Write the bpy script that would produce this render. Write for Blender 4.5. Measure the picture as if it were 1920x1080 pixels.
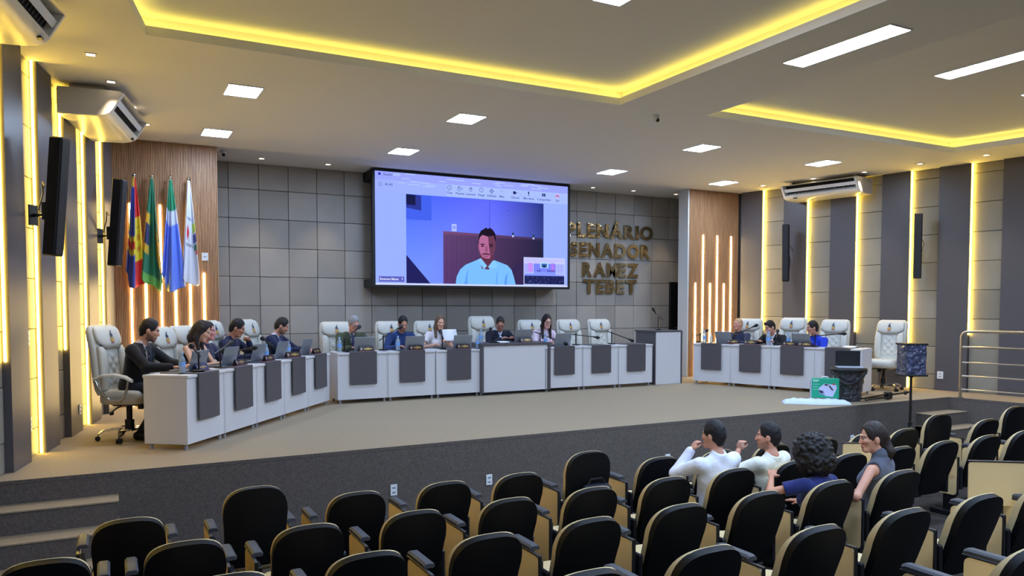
import bpy, math, random
import numpy as np
from mathutils import Vector, Matrix
from mathutils.geometry import tessellate_polygon
random.seed(7)
PI = math.pi
for _o in list(bpy.data.objects): bpy.data.objects.remove(_o)
SC = bpy.context.scene
COL = SC.collection
CEIL = 3.94

# ---------------------------------------------------------------- camera
cam_d = bpy.data.cameras.new('camera'); cam = bpy.data.objects.new('camera', cam_d); COL.objects.link(cam)
F_PX, YAW, PITCH = 1439.08, math.radians(-27.801), math.radians(-2.530)
_fw = Vector((-math.sin(YAW)*math.cos(PITCH), math.cos(YAW)*math.cos(PITCH), math.sin(PITCH)))
_rt = Vector((math.cos(YAW), math.sin(YAW), 0)); _up = _rt.cross(_fw)
_m = Matrix((_rt, _up, -_fw)).transposed().to_4x4(); _m.translation = (0, 0, 1.5)
cam.matrix_world = _m
cam_d.sensor_width = 36; cam_d.lens = F_PX/1920*36; cam_d.shift_y = 96.84/1920
cam_d.clip_start = .05; cam_d.clip_end = 100
SC.camera = cam

# ---------------------------------------------------------------- world, exposure
w = bpy.data.worlds.new('world'); SC.world = w; w.use_nodes = True
w.node_tree.nodes['Background'].inputs[0].default_value = (.6, .7, 1, 1)
w.node_tree.nodes['Background'].inputs[1].default_value = .02
vs = SC.view_settings
vs.view_transform = 'Standard'; vs.look = 'None'; vs.gamma = 1; vs.use_curve_mapping = False
vs.exposure = 0.0
SC.cycles.use_denoising = True
SC.cycles.max_bounces = 8; SC.cycles.diffuse_bounces = 4; SC.cycles.glossy_bounces = 3
SC.cycles.transmission_bounces = 6; SC.cycles.sample_clamp_indirect = 4
SC.cycles.caustics_reflective = False; SC.cycles.caustics_refractive = False

# light strengths
E_PANEL, E_LED, E_WOODLED, E_COVE, E_SPOT, E_SCREEN = 90.0, 54.0, 26.0, 8.0, 60.0, 1.1
C_PANEL = (.51, .69, 1.0); C_LED = (1.0, .66, .08); C_WLED = (1.0, .72, .30); C_SPOT = (1.0, .78, .52); C_COVE = (1.0, .78, .13)

# ---------------------------------------------------------------- materials
def s2l(c):
    return tuple(((v/255)/12.92 if v/255 <= .04045 else ((v/255+.055)/1.055)**2.4) for v in c)
MATS = {}
def mat(name, rgb, rough=.5, metal=0, spec=.5, noise=None, bump=None, coat=0, trans=0, emit=None, sheen=0, ior=1.45, alpha=1):
    """noise=(scale, amount, detail) mottles the colour, bump=(scale, strength, dist) gives fine relief."""
    if name in MATS: return MATS[name]
    m = bpy.data.materials.new(name); m.use_nodes = True; MATS[name] = m
    nt = m.node_tree; b = nt.nodes['Principled BSDF']
    c = s2l(rgb)
    b.inputs['Base Color'].default_value = (*c, 1); b.inputs['Roughness'].default_value = rough
    b.inputs['Metallic'].default_value = metal; b.inputs['Specular IOR Level'].default_value = spec
    b.inputs['Coat Weight'].default_value = coat; b.inputs['Transmission Weight'].default_value = trans
    b.inputs['Sheen Weight'].default_value = sheen; b.inputs['IOR'].default_value = ior; b.inputs['Alpha'].default_value = alpha
    m.diffuse_color = (*c, 1)
    tc = None
    if noise or bump: tc = nt.nodes.new('ShaderNodeTexCoord')
    if noise:
        n = nt.nodes.new('ShaderNodeTexNoise'); n.inputs['Scale'].default_value = noise[0]; n.inputs['Detail'].default_value = noise[2] if len(noise) > 2 else 3
        nt.links.new(tc.outputs['Object'], n.inputs['Vector'])
        r = nt.nodes.new('ShaderNodeMapRange'); r.inputs[1].default_value = .25; r.inputs[2].default_value = .75
        r.inputs[3].default_value = 1-noise[1]; r.inputs[4].default_value = 1+noise[1]
        nt.links.new(n.outputs['Fac'], r.inputs[0])
        mx = nt.nodes.new('ShaderNodeVectorMath'); mx.operation = 'SCALE'; mx.inputs[0].default_value = c
        nt.links.new(r.outputs[0], mx.inputs['Scale']); nt.links.new(mx.outputs[0], b.inputs['Base Color'])
    if bump:
        n = nt.nodes.new('ShaderNodeTexNoise'); n.inputs['Scale'].default_value = bump[0]; n.inputs['Detail'].default_value = 4
        nt.links.new(tc.outputs['Object'], n.inputs['Vector'])
        bp = nt.nodes.new('ShaderNodeBump'); bp.inputs['Strength'].default_value = bump[1]; bp.inputs['Distance'].default_value = bump[2]
        nt.links.new(n.outputs['Fac'], bp.inputs['Height']); nt.links.new(bp.outputs[0], b.inputs['Normal'])
    if emit:
        b.inputs['Emission Color'].default_value = (*emit[0], 1); b.inputs['Emission Strength'].default_value = emit[1]
    return m
def vcol_mat(name, rough=.6, emit=0, sheen=0, bump=None):
    """colour from the mesh's own colour attribute 'col' (linear)."""
    if name in MATS: return MATS[name]
    m = bpy.data.materials.new(name); m.use_nodes = True; MATS[name] = m
    nt = m.node_tree; b = nt.nodes['Principled BSDF']
    a = nt.nodes.new('ShaderNodeAttribute'); a.attribute_name = 'col'
    nt.links.new(a.outputs['Color'], b.inputs['Base Color']); b.inputs['Roughness'].default_value = rough
    b.inputs['Sheen Weight'].default_value = sheen
    if emit:
        nt.links.new(a.outputs['Color'], b.inputs['Emission Color']); b.inputs['Emission Strength'].default_value = emit
    if bump:
        n = nt.nodes.new('ShaderNodeTexNoise'); n.inputs['Scale'].default_value = bump[0]
        bp = nt.nodes.new('ShaderNodeBump'); bp.inputs['Strength'].default_value = bump[1]; bp.inputs['Distance'].default_value = bump[2]
        nt.links.new(n.outputs['Fac'], bp.inputs['Height']); nt.links.new(bp.outputs[0], b.inputs['Normal'])
    return m
def emat(name, rgb_lin, strength):
    if name in MATS: return MATS[name]
    m = bpy.data.materials.new(name); m.use_nodes = True; MATS[name] = m
    nt = m.node_tree; nt.nodes.remove(nt.nodes['Principled BSDF'])
    e = nt.nodes.new('ShaderNodeEmission'); e.inputs[0].default_value = (*rgb_lin, 1); e.inputs[1].default_value = strength
    nt.links.new(e.outputs[0], nt.nodes['Material Output'].inputs[0]); return m

# ---------------------------------------------------------------- mesh helpers
class MB:
    """collects shapes of one mesh; every shape takes the current material slot self.m"""
    def __init__(s): s.v = []; s.f = []; s.mi = []; s.m = 0; s.T = None; s.vc = []; s.col = None
    def add(s, vs_, fs):
        o = len(s.v)
        for p in vs_:
            s.v.append(tuple(s.T @ Vector(p)) if s.T is not None else tuple(p)); s.vc.append(s.col or (1, 1, 1))
        for f in fs: s.f.append(tuple(i+o for i in f)); s.mi.append(s.m)
    def box(s, x0, x1, y0, y1, z0, z1, c=0):
        if c <= 0:
            s.add([(x0,y0,z0),(x1,y0,z0),(x1,y1,z0),(x0,y1,z0),(x0,y0,z1),(x1,y0,z1),(x1,y1,z1),(x0,y1,z1)],
                  [(0,3,2,1),(4,5,6,7),(0,1,5,4),(1,2,6,5),(2,3,7,6),(3,0,4,7)]); return
        c = min(c, (x1-x0)*.49, (y1-y0)*.49, (z1-z0)*.49)
        V = []; idx = {}
        for i, (X, sx) in enumerate(((x0,1),(x1,-1))):
            for j, (Y, sy) in enumerate(((y0,1),(y1,-1))):
                for k, (Z, sz) in enumerate(((z0,1),(z1,-1))):
                    for a in range(3):
                        p = [X+sx*c, Y+sy*c, Z+sz*c]; p[a] = (X, Y, Z)[a]
                        idx[i,j,k,a] = len(V); V.append(p)
        Fs = []
        for a in range(3):
            b1, b2 = (a+1) % 3, (a+2) % 3
            for e in (0, 1):
                def g(u, v_):
                    t = [0,0,0]; t[a] = e; t[b1] = u; t[b2] = v_; return idx[t[0],t[1],t[2],a]
                q = [g(0,0), g(1,0), g(1,1), g(0,1)]
                Fs.append(q if e else q[::-1])
            for u in (0, 1):
                for v_ in (0, 1):
                    t0 = [0,0,0]; t1 = [0,0,0]; t0[b1] = t1[b1] = u; t0[b2] = t1[b2] = v_; t1[a] = 1
                    q = [idx[(*t0, b1)], idx[(*t1, b1)], idx[(*t1, b2)], idx[(*t0, b2)]]
                    Fs.append(q if (u == v_) else q[::-1])
        for i in (0,1):
            for j in (0,1):
                for k in (0,1):
                    q = [idx[i,j,k,0], idx[i,j,k,1], idx[i,j,k,2]]
                    Fs.append(q if (i+j+k) % 2 else q[::-1])
        s.add(V, Fs)
    def loft(s, rings, cap=True, closed=True):
        n = len(rings[0]); V = [p for r in rings for p in r]; Fs = []
        for i in range(len(rings)-1):
            for j in range(n if closed else n-1):
                a = i*n+j; b = i*n+(j+1) % n
                Fs.append((a, b, b+n, a+n))
        if cap:
            Fs.append(tuple(range(n))[::-1]); Fs.append(tuple(range((len(rings)-1)*n, len(rings)*n)))
        s.add(V, Fs)
    def tube(s, pts, r, n=8, cap=True):
        pts = [Vector(p) for p in pts]; rr = r if isinstance(r, (list, tuple)) else [r]*len(pts)
        rings = []; prev = None
        for i, p in enumerate(pts):
            t = (pts[min(i+1, len(pts)-1)]-pts[max(i-1, 0)]).normalized()
            if prev is None:
                u = t.orthogonal().normalized()
            else:
                u = (prev-t*prev.dot(t)); u = u.normalized() if u.length > 1e-6 else t.orthogonal().normalized()
            prev = u; v_ = t.cross(u)
            rings.append([p+(u*math.cos(2*PI*k/n)+v_*math.sin(2*PI*k/n))*rr[i] for k in range(n)])
        s.loft(rings, cap)
    def cyl(s, c, r, z0, z1, n=16, r2=None):
        r2 = r if r2 is None else r2
        s.loft([[(c[0]+rr*math.cos(2*PI*k/n), c[1]+rr*math.sin(2*PI*k/n), z) for k in range(n)] for rr, z in ((r, z0), (r2, z1))])
    def lathe(s, prof, c=(0,0,0), n=16):
        s.loft([[(c[0]+r*math.cos(2*PI*k/n), c[1]+r*math.sin(2*PI*k/n), c[2]+z) for k in range(n)] for r, z in prof])
    def prism(s, poly, d0, d1, axis='y'):
        """extrude a 2d polygon; axis y: poly is (x,z); axis x: (y,z); axis z: (x,y)"""
        def P(p, d): return (p[0], d, p[1]) if axis == 'y' else (d, p[0], p[1]) if axis == 'x' else (p[0], p[1], d)
        s.loft([[P(p, d0) for p in poly], [P(p, d1) for p in poly]])
    def sphere(s, c, r, n=12, m=8, sc=(1,1,1)):
        rings = []
        for i in range(1, m):
            a = PI*i/m
            rings.append([(c[0]+r*sc[0]*math.sin(a)*math.cos(2*PI*k/n), c[1]+r*sc[1]*math.sin(a)*math.sin(2*PI*k/n), c[2]-r*sc[2]*math.cos(a)) for k in range(n)])
        s.loft(rings)
    def quad(s, a, b, c, d): s.add([a, b, c, d], [(0, 1, 2, 3)])
    def poly(s, pts): s.add(pts, [tuple(range(len(pts)))])
    def mesh(s, name, mats, smooth=False, colors=False):
        me = bpy.data.meshes.new(name); me.from_pydata(s.v, [], s.f)
        for m in (mats if isinstance(mats, (list, tuple)) else [mats]): me.materials.append(m)
        me.polygons.foreach_set('material_index', s.mi)
        me.update()
        import bmesh
        bm = bmesh.new(); bm.from_mesh(me); bmesh.ops.recalc_face_normals(bm, faces=bm.faces); bm.to_mesh(me); bm.free()
        if colors:
            at = me.color_attributes.new('col', 'FLOAT_COLOR', 'POINT')
            at.data.foreach_set('color', np.array([(*c, 1) for c in s.vc], dtype=np.float32).ravel())
        if smooth:
            me.polygons.foreach_set('use_smooth', [True]*len(me.polygons))
            try: me.set_sharp_from_angle(angle=math.radians(40 if smooth is True else smooth))
            except Exception: pass
        return me
    def build(s, name, mats, parent=None, smooth=False, colors=False, **k):
        return obj(name, s.mesh(name, mats, smooth, colors), parent, **k)
def obj(name, data, parent=None, loc=None, rot=None, label=None, cat=None, group=None, kind=None):
    o = bpy.data.objects.new(name, data); COL.objects.link(o)
    if parent: o.parent = parent
    if loc is not None: o.location = loc
    if rot is not None: o.rotation_euler = rot if hasattr(rot, '__len__') else (0, 0, rot)
    return tag(o, label, cat, group, kind)
def tag(o, label=None, cat=None, group=None, kind=None):
    for k, v in (('label', label), ('category', cat), ('group', group), ('kind', kind)):
        if v: o[k] = v
    return o
def thing(name, loc, rotz=0, label=None, cat=None, group=None, kind=None):
    return obj(name, None, None, loc, rotz, label, cat, group, kind)
def sup(w, d, n=16, e=3.0, cx=0, cy=0, z=0):
    """superellipse ring of half sizes w, d"""
    out = []
    for k in range(n):
        a = 2*PI*(k+.5)/n; ca, sa = math.cos(a), math.sin(a)
        out.append((cx+w*math.copysign(abs(ca)**(2/e), ca), cy+d*math.copysign(abs(sa)**(2/e), sa), z))
    return out
def lerp(a, b, t): return a+(b-a)*t
def copy_tree(o, parent=None):
    c = o.copy(); COL.objects.link(c); c.parent = parent
    for ch in o.children: copy_tree(ch, c)
    return c

def tile_mat(name, rgb, sc=1.2):
    """fabric-like porcelain wall tile: soft clouding, a different tone for each tile, faint weave"""
    m = bpy.data.materials.new(name); m.use_nodes = True; MATS[name] = m
    nt = m.node_tree; b = nt.nodes['Principled BSDF']; c = s2l(rgb)
    tc = nt.nodes.new('ShaderNodeTexCoord'); oi = nt.nodes.new('ShaderNodeObjectInfo')
    ad = nt.nodes.new('ShaderNodeVectorMath'); ad.operation = 'ADD'
    cm = nt.nodes.new('ShaderNodeVectorMath'); cm.operation = 'SCALE'; cm.inputs[0].default_value = (37, 61, 17)
    nt.links.new(oi.outputs['Random'], cm.inputs['Scale']); nt.links.new(tc.outputs['Object'], ad.inputs[0]); nt.links.new(cm.outputs[0], ad.inputs[1])
    n = nt.nodes.new('ShaderNodeTexNoise'); n.inputs['Scale'].default_value = sc; n.inputs['Detail'].default_value = 3
    nt.links.new(ad.outputs[0], n.inputs['Vector'])
    r1 = nt.nodes.new('ShaderNodeMapRange'); r1.inputs[1].default_value = .3; r1.inputs[2].default_value = .7; r1.inputs[3].default_value = .90; r1.inputs[4].default_value = 1.10
    nt.links.new(n.outputs['Fac'], r1.inputs[0])
    r2 = nt.nodes.new('ShaderNodeMapRange'); r2.inputs[3].default_value = .90; r2.inputs[4].default_value = 1.10; nt.links.new(oi.outputs['Random'], r2.inputs[0])
    mu = nt.nodes.new('ShaderNodeMath'); mu.operation = 'MULTIPLY'; nt.links.new(r1.outputs[0], mu.inputs[0]); nt.links.new(r2.outputs[0], mu.inputs[1])
    mx = nt.nodes.new('ShaderNodeVectorMath'); mx.operation = 'SCALE'; mx.inputs[0].default_value = c
    nt.links.new(mu.outputs[0], mx.inputs['Scale']); nt.links.new(mx.outputs[0], b.inputs['Base Color'])
    b.inputs['Roughness'].default_value = .5; b.inputs['Specular IOR Level'].default_value = .35
    return m
M_TILE = tile_mat('wall_tile', (160, 155, 148))
M_TILE_S = tile_mat('side_wall_tile', (140, 135, 122))
M_GROUT = mat('tile_joint', (74, 70, 66), .9)
M_PANEL = mat('grey_laminate', (89, 86, 89), .36, spec=.4)
M_PANEL_E = mat('grey_laminate_edge', (70, 66, 64), .5)
M_CEIL = mat('ceiling_paint', (230, 228, 224), .85, spec=.2)
M_WHITE = mat('white_paint', (222, 222, 220), .5)
def carpet_mat(name, rgb, sc, amt=.28):
    m = mat(name, rgb, .95, spec=.1, noise=(sc, amt, 6), bump=(260, .5, .004)); return m
M_CARPET = carpet_mat('stage_carpet', (156, 141, 119), 60, .22)
M_FASCIA = carpet_mat('fascia_carpet', (100, 92, 86), 70, .30)
M_FLOOR = carpet_mat('hall_carpet', (66, 60, 56), 60, .2)
def wood_mat(name, a, b_):
    m = bpy.data.materials.new(name); m.use_nodes = True; MATS[name] = m
    nt = m.node_tree; b = nt.nodes['Principled BSDF']
    tc = nt.nodes.new('ShaderNodeTexCoord'); mp = nt.nodes.new('ShaderNodeMapping'); mp.inputs['Scale'].default_value = (14, 14, .9)
    n = nt.nodes.new('ShaderNodeTexNoise'); n.inputs['Scale'].default_value = 3; n.inputs['Detail'].default_value = 6
    r = nt.nodes.new('ShaderNodeValToRGB'); r.color_ramp.elements[0].position = .3; r.color_ramp.elements[1].position = .7
    r.color_ramp.elements[0].color = (*s2l(a), 1); r.color_ramp.elements[1].color = (*s2l(b_), 1)
    nt.links.new(tc.outputs['Object'], mp.inputs[0]); nt.links.new(mp.outputs[0], n.inputs['Vector']); nt.links.new(n.outputs['Fac'], r.inputs[0]); nt.links.new(r.outputs[0], b.inputs['Base Color'])
    b.inputs['Roughness'].default_value = .5; return m
M_WOOD = wood_mat('slatted_wood', (160, 114, 78), (192, 146, 102))
M_WOODDARK = mat('slat_groove', (62, 40, 28), .8)
M_LED = emat('warm_led', C_LED, E_LED)
M_WLED = emat('wood_panel_led', C_WLED, E_WOODLED)
M_COVE = emat('cove_led', C_COVE, E_COVE)
M_LIGHT = emat('panel_light', C_PANEL, E_PANEL)
M_SPOT = emat('downlight_lens', C_SPOT, 8)
M_BLACK = mat('black_plastic', (22, 22, 24), .45)
M_BLACKM = mat('black_metal', (18, 18, 20), .35, spec=.6)
M_CHROME = mat('chrome', (205, 205, 205), .12, metal=1)
M_STEEL = mat('brushed_steel', (200, 195, 185), .28, metal=1)
M_WPLAST = mat('white_plastic', (226, 228, 230), .4)
M_ALU = mat('laptop_aluminium', (150, 156, 166), .38, metal=.6)
# ================================================================ the room
def LWX(y): return -.557+.2*(y-9.2)          # face of the grey panels on the left wall
def RWX(y): return 12.95-.21*(y-9.0)         # face of the grey panels on the right wall
LDIR = Vector((.2, 1, 0)).normalized(); RDIR = Vector((-.21, 1, 0)).normalized()
YB, YF = 13.86, -6.0                          # back wall, wall behind the audience
STAGE_Y = 7.75

# stage platform: carpeted top, dark carpeted fascia, runs on along the right wall
stage = obj('floor_stage', None, kind='structure')
edge = [(LWX(STAGE_Y)-.3, STAGE_Y), (12.20, STAGE_Y), (13.46, 1.8), (RWX(1.8)+.3, 1.8), (RWX(13.9)+.3, 13.9), (LWX(13.9)-.3, 13.9)]
b = MB(); b.poly([(x, y, 0) for x, y in edge]); b.build('carpet', M_CARPET, stage)
b = MB()
for (a, c) in zip(edge[:3], edge[1:4]):
    b.quad((*a, -.8), (*c, -.8), (*c, -.012), (*a, -.012))
b.build('fascia', M_FASCIA, stage)
b = MB()
for (a, c) in zip(edge[:3], edge[1:4]):
    d = (Vector(c)-Vector(a)).normalized(); n = Vector((d.y, -d.x))*.003
    b.quad((a[0]+n.x, a[1]+n.y, -.03), (c[0]+n.x, c[1]+n.y, -.03), (c[0]+n.x, c[1]+n.y, .004), (a[0]+n.x, a[1]+n.y, .004))
    b.quad((a[0]+n.x, a[1]+n.y, .004), (c[0]+n.x, c[1]+n.y, .004), (c[0]-n.x*2, c[1]-n.y*2, .0041), (a[0]-n.x*2, a[1]-n.y*2, .0041))
b.build('nosing', M_FASCIA, stage)
# steps, three at either end
for k in range(3):
    z = -.2*(k+1); y1 = STAGE_Y-.002; y0 = STAGE_Y-.27*(k+1)
    for side in (0, 1):
        if side == 0: pl = [(LWX(y0)-.3, y0), (.05, y0), (.05, y1), (LWX(y1)-.3, y1)]
        else:
            ex = lambda y: 12.195+(STAGE_Y-y)*(1.26/5.95)
            pl = [(11.35, y0), (ex(y0), y0), (ex(y1), y1), (11.35, y1)]
        s = MB(); s.m = 1
        s.prism(pl, -.8+.0005*k, z-.012, 'z'); s.m = 0
        g = .008; s.prism([(pl[0][0]-g*side, y0-g), (pl[1][0]+g*(1-side), y0-g), (pl[2][0]+g*(1-side), y1), (pl[3][0]-g*side, y1)], z-.012, z, 'z')
        s.build('step', [M_CARPET, M_FASCIA], stage)

# hall floor with low tiers under the seat rows
floor = obj('floor', None, kind='structure')
b = MB(); b.box(-5, 17, YF, STAGE_Y+.2, -.95, -.80); b.build('floor_slab', M_FLOOR, floor)
TIERS = [(5.62, -.76), (4.78, -.71), (3.90, -.64), (2.95, -.60), (1.2, -.56)]
for y1, z in TIERS:
    b = MB(); b.box(-3.2, 11.2, YF, y1, -.80, z); b.build('floor_tier', M_FLOOR, floor)

# back wall with porcelain tiles on a half-metre grid
wb = MB(); wb.box(-1, 13.5, YB+.02, YB+.2, -.8, CEIL+.6); wall_back = wb.build('wall_back', M_GROUT, kind='structure')
_tm = {}
def tile_mesh(wd, ht, c=.006, t=.02, mtl=None):
    mtl = mtl or M_TILE; k = (round(wd, 3), round(ht, 3), mtl.name)
    if k not in _tm:
        m = MB(); m.box(.0035, wd-.0035, -t, .004, .0035, ht-.0035, c); _tm[k] = m.mesh('tile', mtl)
    return _tm[k]
for i in range(23):
    x = .86+.5*i
    for j in range(8):
        z0 = .5*j; z1 = min(z0+.5, CEIL)
        obj('tile', tile_mesh(.5, z1-z0), wall_back, (x, YB+.016+random.uniform(-.0035, .0035), z0))

# side walls: grey laminate panels standing proud of tile columns, a warm light line on the near edge of each panel
def side_wall(name, X, D, sgn, ks):
    """sgn +1: room lies towards +x"""
    nrm = Vector((D.y, -D.x, 0))*sgn
    rz = math.atan2(D.y, D.x)
    base = MB()
    a = Vector((X(YF), YF, 0))-nrm*.10; c = Vector((X(YB), YB, 0))-nrm*.10
    for q0, q1 in ((a, c),):
        base.prism([(q0.x, q0.y), (q1.x, q1.y), (q1.x-nrm.x*.15, q1.y-nrm.y*.15), (q0.x-nrm.x*.15, q0.y-nrm.y*.15)], -.8, CEIL+.6, 'z')
    wl = base.build(name, M_GROUT, kind='structure')
    for n_, (k, low) in enumerate(ks):
        pl = .50/D.y; L = .98/D.y
        o = Vector((X(k), k, 0))
        def pt(s_, d_): return o+D*s_+nrm*d_
        end = min(pl, (12.64-k)/D.y)
        p = MB(); q = [pt(0, 0), pt(end, 0), pt(end, -.10), pt(0, -.10)]
        p.prism([(v.x, v.y) for v in q], 0 if k > 7.6 else -.8, CEIL, 'z'); p.build('panel', M_PANEL, wl)
        # light line recessed into the near side face
        z0 = 1.0 if low else .005
        s = MB(); q = [pt(-.012, -.052), pt(.0, -.052), pt(.0, -.034), pt(-.012, -.034)]
        s.prism([(v.x, v.y) for v in q], z0, CEIL-.004, 'z'); s.build('light_strip', M_LED, wl)
        # tile column on the near side of the panel
        wd = L-pl-.004
        zs = [0 if k > 7.6 else -.8] + [.27+.5*i for i in range(-2, 8) if (0 if k > 7.6 else -.8) < .27+.5*i < CEIL-.05] + [CEIL]
        for z0_, z1_ in zip(zs[:-1], zs[1:]):
            tm = tile_mesh(wd, z1_-z0_, mtl=M_TILE_S)
            t = obj('tile', tm, wl)
            if sgn > 0: t.matrix_world = Matrix(((-D.x, -nrm.x, 0, 0), (-D.y, -nrm.y, 0, 0), (0, 0, 1, 0), (0, 0, 0, 1)))
            else: t.matrix_world = Matrix(((-D.x, -nrm.x, 0, 0), (-D.y, -nrm.y, 0, 0), (0, 0, 1, 0), (0, 0, 0, 1)))
            t.location = pt(-.003, -.087+random.uniform(-.003, .003)); t.location.z = z0_
    return wl
wall_left = side_wall('wall_left', LWX, LDIR, 1, [(6.20, True), (7.17, False), (8.14, True), (9.10, False), (10.06, True), (11.02, False), (11.98, True)])
wall_right = side_wall('wall_right', RWX, RDIR, -1, [(6.10, False), (7.08, False), (8.06, True), (9.04, False), (10.02, True), (11.01, False), (12.0, True)])
# plain walls further towards and behind the camera
M_WBACK = mat('plain_wall', (150, 142, 130), .7)
b = MB(); b.box(-6, 18, YF-.2, YF, -.95, CEIL+.6); b.build('wall_rear', M_WBACK, kind='structure')
for nm, X, D, sg in (('wall_left_rear', LWX, LDIR, 1), ('wall_right_rear', RWX, RDIR, -1)):
    nrm = Vector((D.y, -D.x, 0))*sg; a = Vector((X(YF), YF, 0)); c = Vector((X(5.7), 5.7, 0))
    b = MB(); b.prism([(v.x, v.y) for v in (a, c, c-nrm*.095, a-nrm*.095)], -.8, CEIL, 'z'); b.build(nm, M_PANEL, kind='structure')

# slatted wood screens with light lines, left and right of the back wall
def wood_screen(name, x0, x1, y, strips, white_edge):
    g = MB(); g.box(x0, x1, y+.03, y+.10, 0, CEIL-.002); wl = g.build(name, M_WOODDARK, kind='structure')
    s = MB(); n = int((x1-x0)/.0225); p = (x1-x0)/n
    for i in range(n):
        xx = x0+p*i; s.box(xx+.003, xx+p-.003, y, y+.031, .002, CEIL-.004)
    s.build('slats', M_WOOD, wl, kind='stuff')
    for x, zt in strips:
        m = MB(); m.box(x-.013, x+.013, y-.012, y+.012, .01, zt); m.build('light_strip', M_WLED, wl)
    if white_edge:
        m = MB(); m.box(x0-.03, x0-.001, y-.002, y+.30, 0, CEIL-.002); m.build('edge_panel', M_WHITE, wl)
        m = MB(); m.box(x0, x1, y+.10, y+.30, 0, CEIL-.002); m.build('backing', M_WHITE, wl)
    else:
        m = MB(); m.box(x1-.03, x1, y+.10, YB, 0, CEIL-.002); m.build('return_panel', M_WOOD, wl)
    return wl
WLY, WRY = 12.65, 12.58
wood_l = wood_screen('wall_slatted_left', .10, 1.545, WLY, [(.325, 3.0), (.52, 2.0), (.73, 3.0), (.925, 2.0), (1.13, 3.0), (1.325, 2.0)], False)
wood_r = wood_screen('wall_slatted_right', 10.83, 12.22, WRY, [(11.015, 1.98), (11.215, 3.0), (11.42, 1.98), (11.61, 3.0), (11.81, 1.98), (12.005, 3.0)], True)

# dark service door in the back wall behind the lectern
d = MB(); d.box(11.36, 12.2, YB-.05, YB+.0, 0, 2.04, .004); door = d.build('door_1', mat('black_door', (20, 20, 23), .4), kind='structure')
d = MB(); d.box(11.40, 12.16, YB-.056, YB-.05, .05, 2.0); d.build('door_leaf', mat('black_door_leaf', (14, 14, 17), .35), door)
d = MB(); d.tube([(11.47, YB-.06, 1.0), (11.47, YB-.10, 1.0), (11.58, YB-.10, 1.0)], .01); d.build('handle', M_CHROME, door, smooth=True)

# ceiling: lower plane with two lit coffers
def cz(y, X): return X(y)
c1 = [(-1.00, .9), (5.57, .9), (5.57, 7.76), (.36, 7.76)]
c2 = [(6.86, .9), (13.35, .9), (11.99, 7.66), (6.86, 7.66)]
c1[0] = (.36-.2*(7.76-.9), .9); c2[1] = (11.99+.21*(7.66-.9), .9)
outer = [(LWX(YF)-.2, YF-.1), (RWX(YF)+.2, YF-.1), (RWX(YB)+.2, YB+.1), (LWX(YB)-.2, YB+.1)]
def inset(pl, d):
    """offset a ccw polygon outwards by d"""
    out = []; n = len(pl)
    for i in range(n):
        p0, p1, p2 = (Vector(pl[i-1]), Vector(pl[i]), Vector(pl[(i+1) % n]))
        d1 = (p1-p0).normalized(); d2 = (p2-p1).normalized(); n1 = Vector((d1.y, -d1.x)); n2 = Vector((d2.y, -d2.x))
        k = (n1+n2); k = k/(1+n1.dot(n2)); out.append(tuple(p1+k*d))
    return out
pls = [outer, c1, c2]
tri = tessellate_polygon([[Vector((*p, 0)) for p in pl] for pl in pls])
flat = [p for pl in pls for p in pl]
b = MB(); b.add([(*p, CEIL) for p in flat], tri)
ceiling = b.build('ceiling', M_CEIL, kind='structure')
b = MB(); b.box(-6, 18, YF-.2, YB+.2, CEIL+.5, CEIL+.55); b.build('ceiling_slab', M_CEIL, ceiling)
ZL, ZU, OFF = CEIL+.085, CEIL+.205, .14
for pl in (c1, c2):
    big = inset(pl, OFF); lip = inset(pl, .02); led0 = inset(pl, .055); led1 = inset(pl, .085)
    m = MB(); n = len(pl)
    for i in range(n):
        j = (i+1) % n
        m.quad((*pl[i], CEIL), (*pl[j], CEIL), (*pl[j], ZL), (*pl[i], ZL))
        m.quad((*pl[i], ZL), (*pl[j], ZL), (*lip[j], ZL), (*lip[i], ZL))
        m.quad((*lip[i], ZL-.02), (*lip[j], ZL-.02), (*big[j], ZL-.02), (*big[i], ZL-.02))
        m.quad((*lip[i], ZL-.02), (*lip[j], ZL-.02), (*lip[j], ZL), (*lip[i], ZL))
        m.quad((*big[i], ZL-.02), (*big[j], ZL-.02), (*big[j], ZU), (*big[i], ZU))
    m.poly([(*p, ZU) for p in big]); m.build('coffer', M_CEIL, ceiling)
    for i in range(n):
        j = (i+1) % n
        m = MB(); m.loft([[(*led0[i], ZL-.018), (*led1[i], ZL-.018), (*led1[i], ZL-.008), (*led0[i], ZL-.008)], [(*led0[j], ZL-.018), (*led1[j], ZL-.018), (*led1[j], ZL-.008), (*led0[j], ZL-.008)]])
        m.build('light_strip', M_COVE, ceiling)

# ---------------------------------------------------------------- ceiling fittings
def panel_light(x0, x1, y0, y1, z, label, group):
    t = thing('ceiling_light', (x0, y0, z), 0, label, 'ceiling light', group)
    W, L = x1-x0, y1-y0
    m = MB(); e = .014
    m.box(-e, W+e, -e, 0, -.008, .0); m.box(-e, W+e, L, L+e, -.008, 0); m.box(-e, 0, 0, L, -.008, 0); m.box(W, W+e, 0, L, -.008, 0)
    m.build('frame', M_WHITE, t)
    m = MB(); m.quad((0, 0, -.005), (0, L, -.005), (W, L, -.005), (W, 0, -.005)); m.build('diffuser', M_LIGHT, t)
cols = [(1.42, 'over the flags end of the dais'), (4.2, 'in front of the left half of the video screen'), (8.2, 'beyond the right edge of the video screen'), (10.9, 'near the right wall')]
for x, where in cols:
    for y, w2 in ((9.25, 'front square ceiling light '), (11.65, 'rear square ceiling light ')):
        panel_light(x-.18, x+.18, y-.23, y+.23, CEIL, w2+where, 'square panel lights above the stage')
panel_light(6.06, 6.34, 4.46, 5.65, CEIL, 'long white ceiling light between the two coffers', 'long panel lights')
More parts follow.
